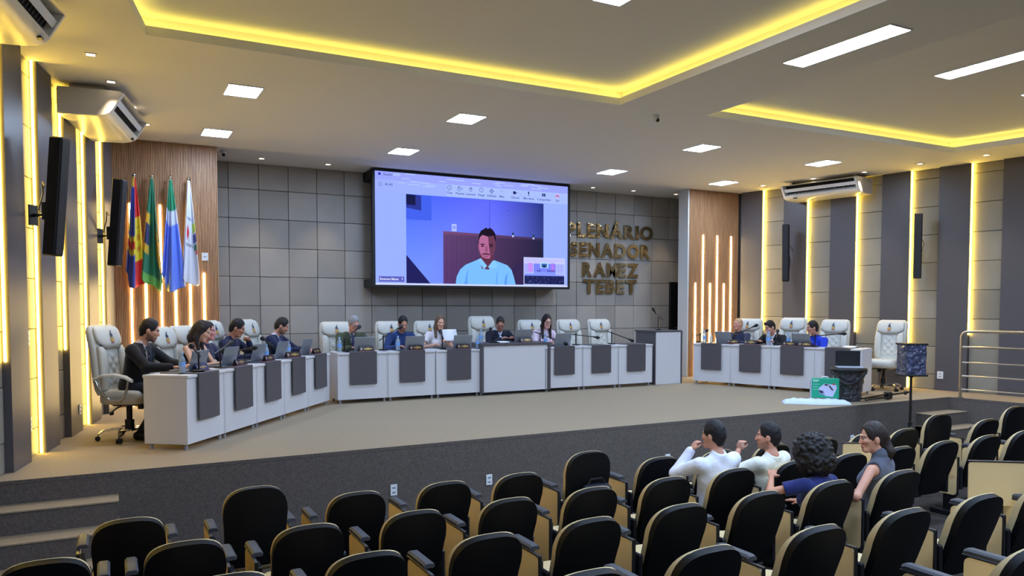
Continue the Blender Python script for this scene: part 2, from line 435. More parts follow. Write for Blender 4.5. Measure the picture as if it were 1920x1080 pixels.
panel_light(8.47, 8.75, 4.46, 5.65, ZU, 'long white ceiling light inside the right coffer', 'long panel lights')
panel_light(3.77, 4.05, 4.46, 5.65, ZU, 'white ceiling light at the top edge, inside the left coffer', 'long panel lights')
panel_light(10.2, 10.48, 4.46, 5.65, ZU, 'ceiling light just showing at the right picture edge', 'long panel lights')
for x, z, nth in ((1.2, ZU, 'first'), (3.77, ZU, 'second'), (6.06, CEIL, 'third'), (8.47, ZU, 'fourth'), (10.9, ZU, 'fifth')):  # unseen rows of lights behind the view, added to light the audience
    panel_light(x, x+.28, 1.4, 2.6, z, 'added out-of-view panel light over the rear seats, %s from the left wall' % nth, 'added out-of-view lights over the audience')
    panel_light(x, x+.28, -3.2, -2.0, CEIL, 'added out-of-view panel light at the back of the hall, %s from the left wall' % nth, 'added out-of-view lights at the back')

def downlight(x, y, label):
    t = thing('downlight', (x, y, CEIL), 0, label, 'downlight', 'small square downlights')
    m = MB(); a, c = .055, .038
    for q in ((-a, a, -a, -c), (-a, a, c, a), (-a, -c, -c, c), (c, a, -c, c)): m.box(q[0], q[1], q[2], q[3], -.006, .0)
    m.build('trim', M_WHITE, t)
    m = MB(); m.quad((-c, -c, -.002), (-c, c, -.002), (c, c, -.002), (c, -c, -.002)); m.build('lens', M_SPOT, t)
    l = bpy.data.lights.new('lamp', 'SPOT'); l.energy = E_SPOT; l.color = C_SPOT; l.spot_size = math.radians(62); l.spot_blend = .6; l.shadow_soft_size = .03
    o = obj('lamp', l, t, (0, 0, -.012))
for x, y, lb in ((2.32, 13.30, 'downlight above the back wall beside the flags'), (3.43, 13.32, 'downlight above the back wall next to the video screen'),
                 (8.93, 13.35, 'downlight above the letters, nearest the video screen'), (9.94, 13.32, 'downlight above the last letters of the top word'),
                 (11.07, 13.30, 'downlight above the dark door'), (11.84, 11.53, 'downlight between the wood screen and the right air conditioner'),
                 (12.42, 8.51, 'downlight by the right wall just past the air conditioner'), (12.65, 7.52, 'downlight by the right wall nearest the picture edge'),
                 (12.05, 10.45, 'downlight hidden over the right air conditioner'), (12.28, 9.50, 'downlight over the near end of the right air conditioner'),
                 (-.09, 8.61, 'downlight by the left wall between the two air conditioners'), (.09, 9.54, 'downlight above the near end of the left air conditioner'),
                 (.33, 10.61, 'downlight beside the vents of the left air conditioner'), (.52, 11.54, 'downlight above the flags')):
    downlight(x, y, lb)

# security cameras
def dome_cam(x, y, yaw, label):
    t = thing('security_camera', (x, y, CEIL), yaw, label, 'security camera', 'ceiling security cameras')
    m = MB(); m.cyl((0, 0), .045, -.03, 0, 16); m.sphere((0, 0, -.05), .04, 14, 8); m.build('body', M_WPLAST, t, smooth=True)
    m = MB(); m.sphere((0, -.022, -.062), .028, 14, 8); m.build('lens', mat('black_glass', (12, 12, 14), .12), t, smooth=True)
dome_cam(6.28, 7.95, math.radians(20), 'white dome security camera between the two ceiling coffers')
dome_cam(1.68, 12.95, math.radians(-5), 'security camera at the corner of the flag screen')
dome_cam(11.05, 13.0, math.radians(-40), 'dark security camera at the top of the dark door')

# air conditioners under the ceiling along the side walls
M_AC = mat('aircon_white', (222, 220, 214), .30, spec=.5)
def aircon(k0, k1, X, D, sgn, label):
    nrm = Vector((D.y, -D.x, 0))*sgn; L = (k1-k0)/D.y
    t = thing('air_conditioner', (X(k0)+nrm.x*.01, k0+nrm.y*.01, 0), 0, label, 'air conditioner', 'ceiling air conditioners')
    ex = D; ey = nrm
    t.matrix_world = Matrix(((ex.x, ey.x, 0, t.location.x), (ex.y, ey.y, 0, t.location.y), (0, 0, 1, 0), (0, 0, 0, 1))) if sgn < 0 else Matrix(((-ex.x, ey.x, 0, X(k1)+nrm.x*.01), (-ex.y, ey.y, 0, k1+nrm.y*.01), (0, 0, 1, 0), (0, 0, 0, 1)))
    bot = [(.0, 3.60), (.05, 3.585), (.38, 3.585), (.47, 3.60), (.52, 3.625), (.55, 3.66)]
    top = [(.665, 3.85), (.62, 3.872), (.40, 3.88), (0, 3.885)]
    inn = [(.548, 3.668), (.44, 3.735), (.53, 3.862), (.655, 3.848)]
    m = MB(); sec = bot+inn+top
    m.prism(sec, .05, L-.05, 'x')
    m.build('body', M_AC, t, smooth=30)
    for x0, x1 in ((0, .05), (L-.05, L)):
        m = MB(); s2 = bot+top; c = .008 if x0 == 0 else 0; c2 = 0 if x0 == 0 else .008
        cy = sum(p[0] for p in s2)/len(s2); czz = sum(p[1] for p in s2)/len(s2)
        def ring(x, sh): return [(x, cy+(p[0]-cy)*sh, czz+(p[1]-czz)*sh) for p in s2]
        m.loft([ring(x0, .96 if c else 1), ring(x0+.015, 1), ring(x1-.015, 1), ring(x1, .96 if c2 else 1)]); m.build('side_cover', M_AC, t, smooth=30)
    m = MB(); m.prism([(.442, 3.737), (.53, 3.860), (.545, 3.852), (.457, 3.728)], .051, L-.051, 'x'); m.build('duct', M_BLACK, t)
    m = MB(); m.prism([(.572, 3.735), (.606, 3.79), (.612, 3.786), (.578, 3.731)], .055, L-.055, 'x'); m.build('louver', M_WPLAST, t)
    n = 18
    for i in range(n):
        xx = .10+(L-.2)*(i+.5)/n
        m = MB(); m.prism([(.50, 3.73), (.545, 3.79), (.57, 3.76), (.535, 3.70)], xx-.004, xx+.004, 'x'); m.build('vane', M_PANEL_E, t)
    m = MB(); m.box(L*.82 if sgn < 0 else .12, (L*.82 if sgn < 0 else .12)+.07, .50, .53, 3.606, 3.624); m.build('display', M_BLACK, t)
    for xx in (.12, L-.12):
        m = MB(); m.box(xx-.02, xx+.02, .1, .45, 3.885, CEIL, 0); m.build('hanger', M_STEEL, t)
aircon(9.75, 11.22, LWX, LDIR, 1, 'white ceiling air conditioner left, above the wall speakers')
aircon(5.95, 7.45, LWX, LDIR, 1, 'white ceiling air conditioner cut by the top left picture corner')
aircon(9.70, 11.20, RWX, RDIR, -1, 'white ceiling air conditioner above the right wall panels')

# column loudspeakers on brackets
def column_speaker(base, facing, tilt, label, H=1.15, roll=0, W=.17):
    t = thing('wall_speaker', base, facing, label, 'speaker', 'black column speakers')
    T = Matrix.Rotation(tilt, 4, 'X') @ Matrix.Rotation(roll, 4, 'Y')
    m = MB(); m.T = Matrix.Translation((0, .28, 0)) @ T
    m.box(-W/2, W/2, -.07, .08, -H/2, H/2, .012); m.build('cabinet', M_BLACK, t)
    m = MB(); m.T = Matrix.Translation((0, .28, 0)) @ T
    m.box(-W/2+.012, W/2-.012, .081, .088, -H/2+.02, H/2-.02, .003); m.build('grille', mat('grille', (36, 36, 40), .55, bump=(500, .4, .002)), t)
    m = MB(); m.box(-.05, .05, .0, .015, -.27, -.07); m.tube([(0, .01, -.17), (0, .16, -.17), (0, .2, -.10)], .018); m.box(-.03, .03, .14, .19, -.22, -.05)
    m.build('bracket', M_BLACKM, t)
    m = MB(); m.tube([(.02, .17, .10), (-.05, .08, .16), (-.1, .03, .05), (-.06, .01, -.12)], .007, 6); m.build('cable', M_BLACK, t)
    return t
def rot_to(fx, fy): return math.atan2(fy, fx)-PI/2      # rotation that turns local +y to (fx, fy)
column_speaker((-.63, 8.93, 2.56), rot_to(.75, -.66), math.radians(-6), 'black column speaker on the left wall, nearer to the camera', W=.12)
column_speaker((-.07, 11.69, 2.60), rot_to(.75, -.66), math.radians(-6), 'black column speaker on the left wall beside the first flag', W=.115)
column_speaker((12.44, 11.40, 2.57), rot_to(-.82, -.57), math.radians(-4), 'black column speaker on the right wall under the air conditioner', W=.13)
column_speaker((12.98, 8.90, 2.56), rot_to(-.82, -.57), math.radians(-4), 'black column speaker on the right wall past the air conditioner', W=.13)

# wall plates
M_SLOT = mat('socket_slot', (120, 124, 130), .5)
def plate(loc, rz, label, wd=.075, ht=.12, slots=2, dark=False):
    t = thing('power_socket' if slots != 1 else 'light_switch', loc, rz, label, 'socket' if slots != 1 else 'switch', 'white wall plates')
    m = MB(); m.box(-wd/2, wd/2, -.012, 0, -ht/2, ht/2, .003); m.build('plate', M_BLACK if dark else M_WPLAST, t)
    for i in range(slots):
        z = (i-(slots-1)/2)*.05
        m = MB(); m.box(-.018, .018, -.0145, -.012, z-.007, z+.007, .001); m.build('outlet', M_SLOT, t)
for x, z, lb in ((2.66, -.46, 'white socket on the stage front between the third and fourth front seats'), (3.79, -.47, 'white socket on the stage front between the fourth and fifth front seats'),
                 (8.68, -.48, 'white socket on the stage front between the cream shirt man and the curly hair'), (9.86, -.50, 'white socket on the stage front just left of the grey top woman'),
                 (6.35, -.47, 'white socket on the stage front beside the white shirt man')):
    plate((x, STAGE_Y, z), 0, lb)
rl = math.atan2(LDIR.y, LDIR.x)
plate((LWX(8.86)-.075, 8.86, .33), rl, 'lower white socket on the near left tile column', .1, .14)
plate((LWX(8.86)-.075, 8.86, 1.18), rl, 'upper white socket on the near left tile column', .1, .14)
plate((LWX(10.42), 10.42, .27), rl, 'dark edged socket on the grey panel behind the first armchair')
rr = math.atan2(RDIR.y, RDIR.x)+PI
plate((RWX(8.47), 8.47, .27), rr, 'white socket low on the right wall behind the wrapped speaker', .1, .13)
plate((1.345, WLY, 2.25), 0, 'white switch plate on the wood screen beside the white flag', .09, .12, 1)

# ---------------------------------------------------------------- desks
M_DESK = mat('desk_white', (214, 212, 214), .4)
M_DGREY = mat('desk_grey', (84, 80, 84), .42)
M_CASTER = mat('caster', (150, 150, 155), .3)
def desk_parts(W):
    H, D = .78, .50; P = {}
    m = MB(); m.box(-W/2+.002, W/2-.002, -.015, D, H-.03, H, .003); P['desktop'] = (m.mesh('desktop', M_DESK), M_DESK)
    m = MB(); m.box(-W/2+.022, W/2-.022, .008, .028, .06, H-.03); P['front_panel'] = (m.mesh('front_panel', M_DESK), 0)
    m = MB(); m.box(-W/2+.003, -W/2+.022, .0, D-.01, .06, H-.03, .002); P['side_panel'] = (m.mesh('side_panel', M_DESK), 0)
    m = MB(); m.box(W/2-.022, W/2-.003, .0, D-.01, .06, H-.03, .002); P['side_panel.b'] = (m.mesh('side_panel', M_DESK), 0)
    m = MB(); a = W*.265; m.box(-a, a, -.034, -.016, .29, H+.002, .004); m.box(-a, a, -.034, D-.08, H+.001, H+.012, .003); P['grey_runner'] = (m.mesh('grey_runner', M_DGREY), 0)
    m = MB(); m.box(-.012, .012, -.012, .012, .035, .06); m.cyl((0, 0), .02, .0, .035, 10); P['caster'] = (m.mesh('caster', M_CASTER), 0)
    return P
_dp = {}
DESKS = []
def desk(x, y, rz, W, label, group):
    if W not in _dp: _dp[W] = desk_parts(W)
    t = thing('council_desk', (x, y, 0), rz, label, 'desk', group)
    for k, (me, _) in _dp[W].items():
        if k == 'caster':
            for cx in (-W/2+.05, W/2-.05):
                for cy in (.05, .44): obj('caster', me, t, (cx, cy, 0))
        else: obj(k.split('.')[0], me, t)
    DESKS.append(t); return t
LD0, LD1 = Vector((.71, 8.54)), Vector((2.98, 11.61)); LDd = (LD1-LD0).normalized(); LA = math.atan2(LDd.y, LDd.x); LW_ = (LD1-LD0).length/5
RD0, RD1 = Vector((10.0, 11.46)), Vector((11.02, 8.50)); RDd = (RD1-RD0).normalized(); RA = math.atan2(RDd.y, RDd.x); RW_ = (RD1-RD0).length/4
left_desks, right_desks, mid_desks = [], [], []
for i, lb in enumerate(('with its bare end panel facing the first armchair', 'second from the picture left', 'third from the picture left, before the man with hand on mouth', 'fourth from the picture left', 'last of the left wing next to the green jacket man')):
    p = LD0+LDd*LW_*(i+.5); left_desks.append(desk(p.x, p.y, LA, round(LW_, 3), 'white council desk '+lb, 'desks of the left wing'))
for i, (x, lb) in enumerate(((3.48, 'in front of the man in the green jacket'), (4.28, 'in front of the bearded man in blue'), (5.09, 'in front of the woman reading papers'))):
    mid_desks.append(desk(x, 11.53, 0, .80, 'white council desk '+lb, 'desks along the back wall'))
for i, (x, lb) in enumerate(((7.10, 'in front of the woman in pale pink'), (7.88, 'in front of the first empty chair beside her'), (8.66, 'between the last empty chair and the lectern'))):
    mid_desks.append(desk(x, 11.50, 0, .775, 'white council desk '+lb, 'desks along the back wall'))
for i, lb in enumerate(('at the far end by the wood screen', 'in front of the dark haired man in black', 'in front of the man in royal blue', 'behind the plastic wrapped bin')):
    p = RD0+RDd*RW_*(i+.5); right_desks.append(desk(p.x, p.y, RA, round(RW_, 3), 'right wing council desk '+lb, 'desks of the right wing'))
# president's desk: white front framed in grey
t = thing('presiding_desk', (6.14, 11.50, 0), 0, 'taller white desk with a grey frame below the video screen', 'desk')
m = MB(); m.box(-.67, .67, -.03, .6, .83, .87, .003); m.build('desktop', M_DGREY, t)
m = MB(); m.box(-.62, .62, 0, .02, .05, .83, .002); m.build('front_panel', M_DESK, t)
for s in (-1, 1):
    m = MB(); m.box(*sorted((s*.67, s*.62)), -.03, .58, .04, .83, .002); m.build('side_panel', M_DGREY, t)
    for cy in (.05, .5): obj('caster', _dp[.80]['caster'][0], t, (s*.64, cy, 0))
# lectern
t = thing('lectern', (9.49, 11.58, 0), 0, 'white fronted lectern with grey sides below the dark door', 'lectern')
m = MB(); m.box(-.30, .30, 0, .02, .0, 1.0, .002); m.build('front_panel', M_DESK, t)
m = MB(); m.box(-.32, -.30, 0, .6, 0, 1.0, .002); m.build('side_panel', M_DGREY, t)
m = MB(); m.box(.30, .335, -.01, .6, 0, 1.02, .002); m.build('side_panel', M_DGREY, t)
m = MB(); m.box(-.335, .30, -.015, .62, 1.0, 1.03, .003); m.build('lectern_top', M_DGREY, t)

# ---------------------------------------------------------------- executive armchairs
M_LEATHER = mat('cream_leather', (204, 203, 193), .45, spec=.4, bump=(40, .15, .01))
M_SEAM = mat('seam', (120, 110, 96), .7)
M_EMB = vcol_mat('crest_print', .5)
def chair_meshes():
    P = {}
    # back spine curve: (z, y, halfwidth, halfthick)
    sp = [(.50, -.20, .235, .055), (.56, -.215, .255, .065), (.70, -.235, .265, .065), (.85, -.245, .27, .062), (1.00, -.262, .275, .06), (1.10, -.285, .272, .062), (1.18, -.305, .262, .058), (1.225, -.315, .24, .045), (1.245, -.32, .20, .02)]
    m = MB(); m.loft([sup(wd, th, 20, 3.2, 0, y, z) for z, y, wd, th in sp]); P['backrest'] = m.mesh('backrest', M_LEATHER, 60)
    # headrest pad with a pointed lower edge
    m = MB(); rings = []
    for z, y, wd, d in ((1.00, -.205, .13, .012), (1.02, -.20, .16, .03), (1.06, -.212, .235, .038), (1.12, -.232, .243, .042), (1.19, -.252, .236, .038), (1.225, -.268, .215, .02), (1.232, -.28, .19, .006)):
        rings.append(sup(wd, d, 20, 3.0, 0, y, z))
    m.loft(rings); P['headrest'] = m.mesh('headrest', M_LEATHER, 60)
    m = MB(); m.tube([(-.245, -.215, 1.075), (-.14, -.17, 1.0), (.14, -.17, 1.0), (.245, -.215, 1.075)], .006, 6); P['headrest_seam'] = m.mesh('headrest_seam', M_SEAM)
    # tufted middle panel
    m = MB(); nx, nz = 22, 30; V = []; Fs = []
    for j in range(nz+1):
        for i in range(nx+1):
            u = i/nx; v = j/nz; x = (u-.5)*.26; z = .58+v*.40
            a = x/.065; c = z/.065
            h = .016*(abs(math.cos(PI*(a+c)/2)*math.cos(PI*(a-c)/2)))**.6+.004
            e = min(u, 1-u, v, 1-v); h *= min(1, e*10)
            V.append((x, lerp(-.162, -.198, v)+h+.004*math.sin(v*PI), z))
    for j in range(nz):
        for i in range(nx): a = j*(nx+1)+i; Fs.append((a, a+1, a+nx+2, a+nx+1))
    m.add(V, Fs); P['tufted_panel'] = m.mesh('tufted_panel', M_LEATHER, 80)
    for s in (-1, 1):
        m = MB(); m.loft([sup(wd, d, 12, 2.6, s*.195, y, z) for z, y, wd, d in ((.56, -.165, .05, .03), (.62, -.165, .058, .04), (.80, -.175, .06, .042), (.96, -.19, .058, .038), (1.02, -.205, .05, .02))])
        P['side_bolster' + ('' if s < 0 else '.b')] = m.mesh('side_bolster', M_LEATHER, 60)
    m = MB(); m.loft([sup(wd, d, 20, 3.4, 0, y, z) for z, y, wd, d in ((.40, .0, .22, .22), (.42, .0, .255, .255), (.47, .01, .265, .265), (.515, .01, .262, .262), (.545, .005, .24, .235), (.552, .0, .20, .19))]); P['seat'] = m.mesh('seat', M_LEATHER, 60)
    for s in (-1, 1):
        k = '' if s < 0 else '.b'; x = s*.315
        m = MB(); pts = [(x, -.22, .675), (x, -.12, .715), (x, .02, .725), (x, .14, .70), (x, .21, .66)]
        rings = []
        for (xx, y, z), wd in zip(pts, (.018, .032, .036, .034, .02)): rings.append([(xx+a*wd/.03, y, z+c) for a, c in ((-.03, -.012), (.03, -.012), (.03, .008), (.016, .02), (-.016, .02), (-.03, .008))])
        m.loft(rings); P['armrest'+k] = m.mesh('armrest', M_LEATHER, 60)
        m = MB(); m.tube([(x, -.20, .67), (x, -.17, .60), (x, -.10, .50), (x, -.04, .455), (x, .06, .455), (x, .11, .49), (x, .15, .58), (x, .165, .665)], .014, 8)
        m.tube([(x, -.02, .455), (s*.22, -.02, .44)], .012, 6); m.tube([(x, .05, .455), (s*.22, .05, .44)], .012, 6); P['arm_frame'+k] = m.mesh('arm_frame', M_CHROME, 60)
    m = MB(); m.cyl((0, 0), .05, .11, .22, 14); m.cyl((0, 0), .032, .22, .39, 14); m.cyl((0, 0), .024, .33, .40, 12); P['gas_column'] = m.mesh('gas_column', M_BLACKM, 40)
    m = MB(); m.box(-.12, .12, -.13, .13, .375, .405, .006); m.tube([(.1, -.02, .38), (.22, -.03, .36), (.29, -.04, .33)], .008, 6); m.box(.27, .31, -.055, -.025, .30, .335, .004); m.box(-.04, .04, .11, .17, .33, .39, .01); P['tilt_mechanism'] = m.mesh('tilt_mechanism', M_BLACKM)
    m = MB(); m.loft([[(-.016, .0+.03, .12), (.016, .03, .12), (.016, .03, .085), (-.016, .03, .085)], [(-.02, .15, .135), (.02, .15, .135), (.02, .15, .105), (-.02, .15, .105)], [(-.018, .26, .12), (.018, .26, .12), (.018, .26, .09), (-.018, .26, .09)], [(-.014, .315, .078), (.014, .315, .078), (.014, .315, .055), (-.014, .315, .055)]]); P['leg'] = m.mesh('base_leg', M_CHROME, 50)
    m = MB(); m.T = Matrix.Rotation(PI/2, 4, 'Y')
    for d0 in (-.026, .006): m.cyl((-.028, .32), .028, d0, d0+.02, 12)
    m.T = None; m.cyl((0, .315), .01, .03, .075, 8); P['caster'] = m.mesh('caster', M_BLACKM, 40)
    # crest printed on the headrest: dark bird over a gold and red shield and ribbon
    m = MB()
    def blob(c, pts): m.col = s2l(c); m.poly([(x, -.182-.30*(z-1.12), z) for x, z in pts])
    blob((58, 66, 88), [(-.025, 1.135), (-.005, 1.165), (-.018, 1.195), (.004, 1.185), (.014, 1.155), (.028, 1.15), (.02, 1.125), (0, 1.115)])
    blob((196, 150, 60), [(-.034, 1.09), (-.012, 1.115), (.02, 1.115), (.036, 1.092), (.02, 1.075), (-.02, 1.075)])
    blob((170, 70, 60), [(-.032, 1.066), (.032, 1.066), (.024, 1.054), (-.024, 1.054)])
    blob((90, 130, 160), [(-.028, 1.10), (-.03, 1.13), (-.016, 1.118)])
    P['crest'] = m.mesh('crest', M_EMB, colors=True)
    return P
CH = chair_meshes()
def armchair(x, y, rz, label, scale=1.0, group='cream executive armchairs'):
    t = thing('executive_chair', (x, y, 0), rz, label, 'chair', group)
    t.scale = (1, 1, scale)
    for k, me in CH.items():
        if k in ('leg', 'caster'): continue
        obj(k.split('.')[0], me, t)
    ph = random.uniform(0, 1)
    for i in range(5):
        l = obj('leg', CH['leg'], t, rot=2*PI*(i+.3)/5+ph); obj('caster', CH['caster'], l)
    return t
def behind(d, off, side=0, turn=0):
    """a spot behind a desk: off from its front face, side along the desk; rotation that faces the desk"""
    a = d.rotation_euler.z; x, y = d.location.x, d.location.y
    return x-math.sin(a)*off+math.cos(a)*side, y+math.cos(a)*off+math.sin(a)*side, a+PI+turn
SPOT = {}
def seat_at(key, d, off, label, side=0, turn=0, scale=1.0):
    x, y, r = behind(d, off, side, turn); SPOT[key] = (x, y, r); armchair(x, y, r, label, scale)
SPOT['l1'] = (.20, 9.62, LA+PI+.12)
armchair(*SPOT['l1'], 'cream armchair at the far left, seen whole beside the desk end', 1.03)
seat_at('l2', left_desks[1], .76, 'cream armchair behind the bearded man in the dark suit', .0)
seat_at('l3', left_desks[2], .86, 'cream armchair behind the woman with bare shoulders', -.12)
seat_at('l4', left_desks[3], .96, 'cream armchair behind the man with hand on mouth', -.06, 0, 1.04)
seat_at('l5', left_desks[4], .87, 'cream armchair left of the man in the navy suit', .05, 0, 1.04)
P_ = presiding = None
class _D:  # stand-in frame for spots behind the presiding desk
    pass
def cseat(key, x, label, scale=.99, y=12.56, turn=0): SPOT[key] = (x, y, PI+turn); armchair(x, y, PI+turn, label, scale)
cseat('c1', 3.40, 'cream armchair behind the man in the green jacket'); cseat('c2', 4.36, 'cream armchair behind the bearded man in blue'); cseat('c3', 5.07, 'cream armchair behind the woman reading papers')
cseat('pr', 6.13, 'tallest cream armchair, behind the presiding desk', 1.05); cseat('c4', 7.16, 'cream armchair behind the woman with long dark hair and glasses')
cseat('c5', 8.02, 'empty cream armchair next to the pink blouse woman'); cseat('c6', 8.74, 'empty cream armchair nearest the lectern')
def rseat(key, x, y, turn, label, scale=1.0): SPOT[key] = (x, y, RA+PI+turn); armchair(x, y, RA+PI+turn, label, scale)
rseat('r1', 11.08, 11.25, 0, 'cream armchair behind the fair haired man'); rseat('r2', 11.45, 10.48, 0, 'cream armchair behind the dark haired man in black', 1.02)
rseat('r3', 11.70, 9.72, 0, 'cream armchair behind the man in royal blue'); rseat('r4', 12.22, 8.98, -.15, 'empty cream armchair at the right end beside the wrapped speaker')
# ================================================================ auditorium seats
M_SHELL = mat('seat_shell_black', (7, 7, 9), .55, spec=.25)
M_UPH = mat('seat_upholstery', (206, 184, 140), .8, spec=.2)
M_ARMPAD = mat('armrest_pad', (58, 60, 66), .55)
M_BOARD = mat('tablet_board', (214, 186, 134), .55)
M_EDGE = mat('board_edge', (24, 24, 28), .4)
def back_profile(dz=0):
    """outline of the back: (z, halfwidth) from bottom to top in back-local z"""
    H = .60+dz
    out = []
    for i in range(7): a = PI/2*i/6; out.append((.10-.10*math.cos(a)*1.0, .145+.065*math.sin(a)))
    for i in range(1, 4): out.append((.10+(H-.30)*i/4, .21+.014*i/4))
    for i in range(1, 12): q = math.sin(PI/2*i/11.4); out.append((H-.25+.25*q, .226*(1-q**3.4)**(1/2.7)))
    return out
def shell(th0, th1_, dz, mtl, shrink=0.0):
    m = MB(); rings = []
    for z, wd in back_profile(dz):
        th1 = th1_ if not shrink else lerp(th1_, .012, max(0, (z-.36)/.24)**1.5)
        wd -= shrink; y = .035*((z/.6)-.5)**2
        n = 14; ring = []
        for k in range(n+1):
            x = wd*(2*k/n-1); ring.append((x, th0+y+.022*(x/.235)**2, z+shrink*.5))
        for k in range(n, -1, -1):
            x = wd*(2*k/n-1); ring.append((x, th1+y+.022*(x/.235)**2, z+shrink*.5))
        rings.append(ring)
    m.loft(rings); return m
def seat_meshes():
    P = {}
    for nm, dz in (('', 0), ('_tall', .0)):
        P['back_shell'+nm] = shell(-.035, .010, dz, 0).mesh('back_shell', M_SHELL, 50)
        P['back_cushion'+nm] = shell(.008, .06, dz, 0, .004).mesh('back_cushion', M_UPH, 50)
    m = MB(); m.loft([sup(wd, d, 18, 3.2, 0, .24, z) for z, wd, d in ((.30, .15, .15), (.31, .205, .20), (.34, .225, .225))]); P['seat_pan'] = m.mesh('seat_pan', M_UPH, 50)
    m = MB(); m.loft([sup(wd, d, 18, 3.2, 0, .24, z) for z, wd, d in ((.34, .225, .225), (.37, .235, .235), (.40, .225, .225), (.408, .19, .19))]); P['seat_cushion'] = m.mesh('seat_cushion', M_UPH, 50)
    # arm unit: black stanchion, beige storage board with dark edging, padded armrest
    m = MB(); m.box(-.018, .018, .02, .16, .0, .56, .006); m.box(-.03, .03, .0, .30, -.05, .01, .01)
    P['stanchion'] = m.mesh('stanchion', M_EDGE)
    m = MB(); poly = []
    for cx, czz, a0 in ((.34, .55, 0), (.04, .55, 90), (.04, .23, 180), (.34, .23, 270)):
        for k in range(4): a = math.radians(a0+k*30); poly.append((cx+.04*math.cos(a), czz+.04*math.sin(a)))
    m.prism(poly, -.034, -.019, 'x'); P['side_board'] = m.mesh('side_board', M_BOARD)
    m = MB(); m.box(-.036, -.014, -.015, .395, .592, .604, .003); m.box(-.036, -.014, -.016, .0, .19, .60, .003); P['board_edge'] = m.mesh('board_edge', M_EDGE)
    m = MB(); m.loft([[(-.032, y, z0), (.032, y, z0), (.035, y, z1), (.022, y, z1+.012), (-.022, y, z1+.012), (-.035, y, z1)] for y, z0, z1 in ((.10, .604, .618), (.12, .60, .625), (.36, .60, .625), (.385, .604, .618))]); P['arm_pad'] = m.mesh('arm_pad', M_ARMPAD, 40)
    m = MB(); m.box(-.015, .015, -.02, .07, .30, .545, .01); m.tube([(-.02, .03, .5), (.02, .03, .5)], .018, 8); P['hinge_bracket'] = m.mesh('hinge_bracket', M_EDGE)
    m = MB(); m.box(-.01, .012, .02, .24, .55, .575, .004); P['folded_tablet'] = m.mesh('folded_tablet', mat('tablet_metal', (90, 98, 116), .3, metal=.7))
    m = MB(); poly = []
    for cx, czz, a0 in ((.20, .26, 0), (-.20, .26, 90), (-.20, -.02, 180), (.20, -.02, 270)):
        for k in range(4): a = math.radians(a0+k*30); poly.append((cx+.03*math.cos(a), czz+.03*math.sin(a)))
    m.prism(poly, -.008, .008, 'y'); P['raised_tablet'] = m.mesh('raised_tablet', M_BOARD)
    m = MB(); m.box(-.235, .235, -.012, .012, .285, .30, .004); P['tablet_trim'] = m.mesh('tablet_trim', M_EDGE)
    return P
ST = seat_meshes()
SEATS = {}
def aseat(row, i, x, y, z, label, tall=False, right_arm=False, left_arm=True):
    t = thing('auditorium_seat', (x, y+.05, z), 0, label, 'seat', 'auditorium seats'); 
    up = .075 if tall else 0
    rec = math.radians(-8 if tall else -19)
    bk = obj('back_shell', ST['back_shell'], t, (0, .03, .315+up), (-rec, 0, 0))
    obj('back_cushion', ST['back_cushion'], t, bk.location, bk.rotation_euler)
    obj('seat_pan', ST['seat_pan'], t, (0, 0, .03)); obj('seat_cushion', ST['seat_cushion'], t, (0, 0, .03))
    for s, on in ((-1, left_arm), (1, right_arm)):
        if not on: continue
        for k in ('stanchion', 'side_board', 'board_edge', 'arm_pad'): obj(k, ST[k], t, (s*.28, .0, .05))
    for s in (-1, 1): obj('hinge_bracket', ST['hinge_bracket'], t, (s*.246, 0, .0))
    obj('folded_tablet', ST['folded_tablet'], t, (.262, .0, .05))
    SEATS[row, i] = t; return t
ORD = ['first', 'second', 'third', 'fourth', 'fifth', 'sixth', 'seventh', 'eighth', 'ninth', 'tenth', 'eleventh', 'twelfth', 'thirteenth', 'fourteenth', 'fifteenth']
R1Y, R2Y, R3Y, R4Y, R5Y = 5.75, 4.90, 4.05, 3.10, 2.25
K = 1
r1x = [.10, .93, 1.66, 2.39, 3.07, 3.83, 4.57, 5.30, 6.03, 6.76, 7.45, 8.14, 8.90, 9.72, 10.50]
for i, x in enumerate(r1x):
    tall = i in (1, 5, 12, 14)
    aseat(1, i, x*K, R1Y, -.80, 'black front-row seat, %s from the steps on the left%s' % (ORD[i], ', back standing higher' if tall else ''), tall, right_arm=i in (0, 1, 14))
r2x = [-.33, .38, 1.10, 1.81, 2.53, 3.24, 3.97, 4.68, 5.40, 6.12, 6.84, 7.53, 8.27, 8.97]
for i, x in enumerate(r2x):
    aseat(2, i, x*K, R2Y, -.76, 'black second-row seat, %s from the picture left' % ORD[i], right_arm=i in (0, 1, 13))
r3x = [.50, 1.22, 1.94, 2.66, 3.38, 4.12, 4.86, 5.66]
for i, x in enumerate(r3x):
    aseat(3, i, x*K, R3Y, -.71, 'black third-row seat, %s from the picture left' % ORD[i], right_arm=i == 7)
r4x = [2.0, 2.76, 3.58, 4.36, 5.14, 5.92]
for i, x in enumerate(r4x):
    aseat(4, i, x*K, R4Y, -.64, 'black fourth-row seat, %s from the left, cut by the lower edge' % ORD[i] if i < 3 else 'black fourth-row seat on the right, %s of its row' % ORD[i], right_arm=i == 5)
aseat(5, 0, 4.15*K, R5Y, -.60, 'nearest black seat, top showing in the lower right corner', right_arm=True)
def tablet(row, i, wx, wy, wz, rz, sx=1):
    t = SEATS[row, i]; l = t.location
    a = obj('raised_tablet', ST['raised_tablet'], t, (wx-l.x, wy-l.y, wz-l.z), (0, 0, rz)); a.scale = (sx, 1, 1); obj('tablet_trim', ST['tablet_trim'], a)
    m = MB(); m.tube([(0, .02, -.05), (.0, .02, -.30)], .015, 8); m.build('tablet_arm', M_EDGE, a, smooth=True)
tablet(2, 10, 6.82, 5.25, -.20, -.5, .80)
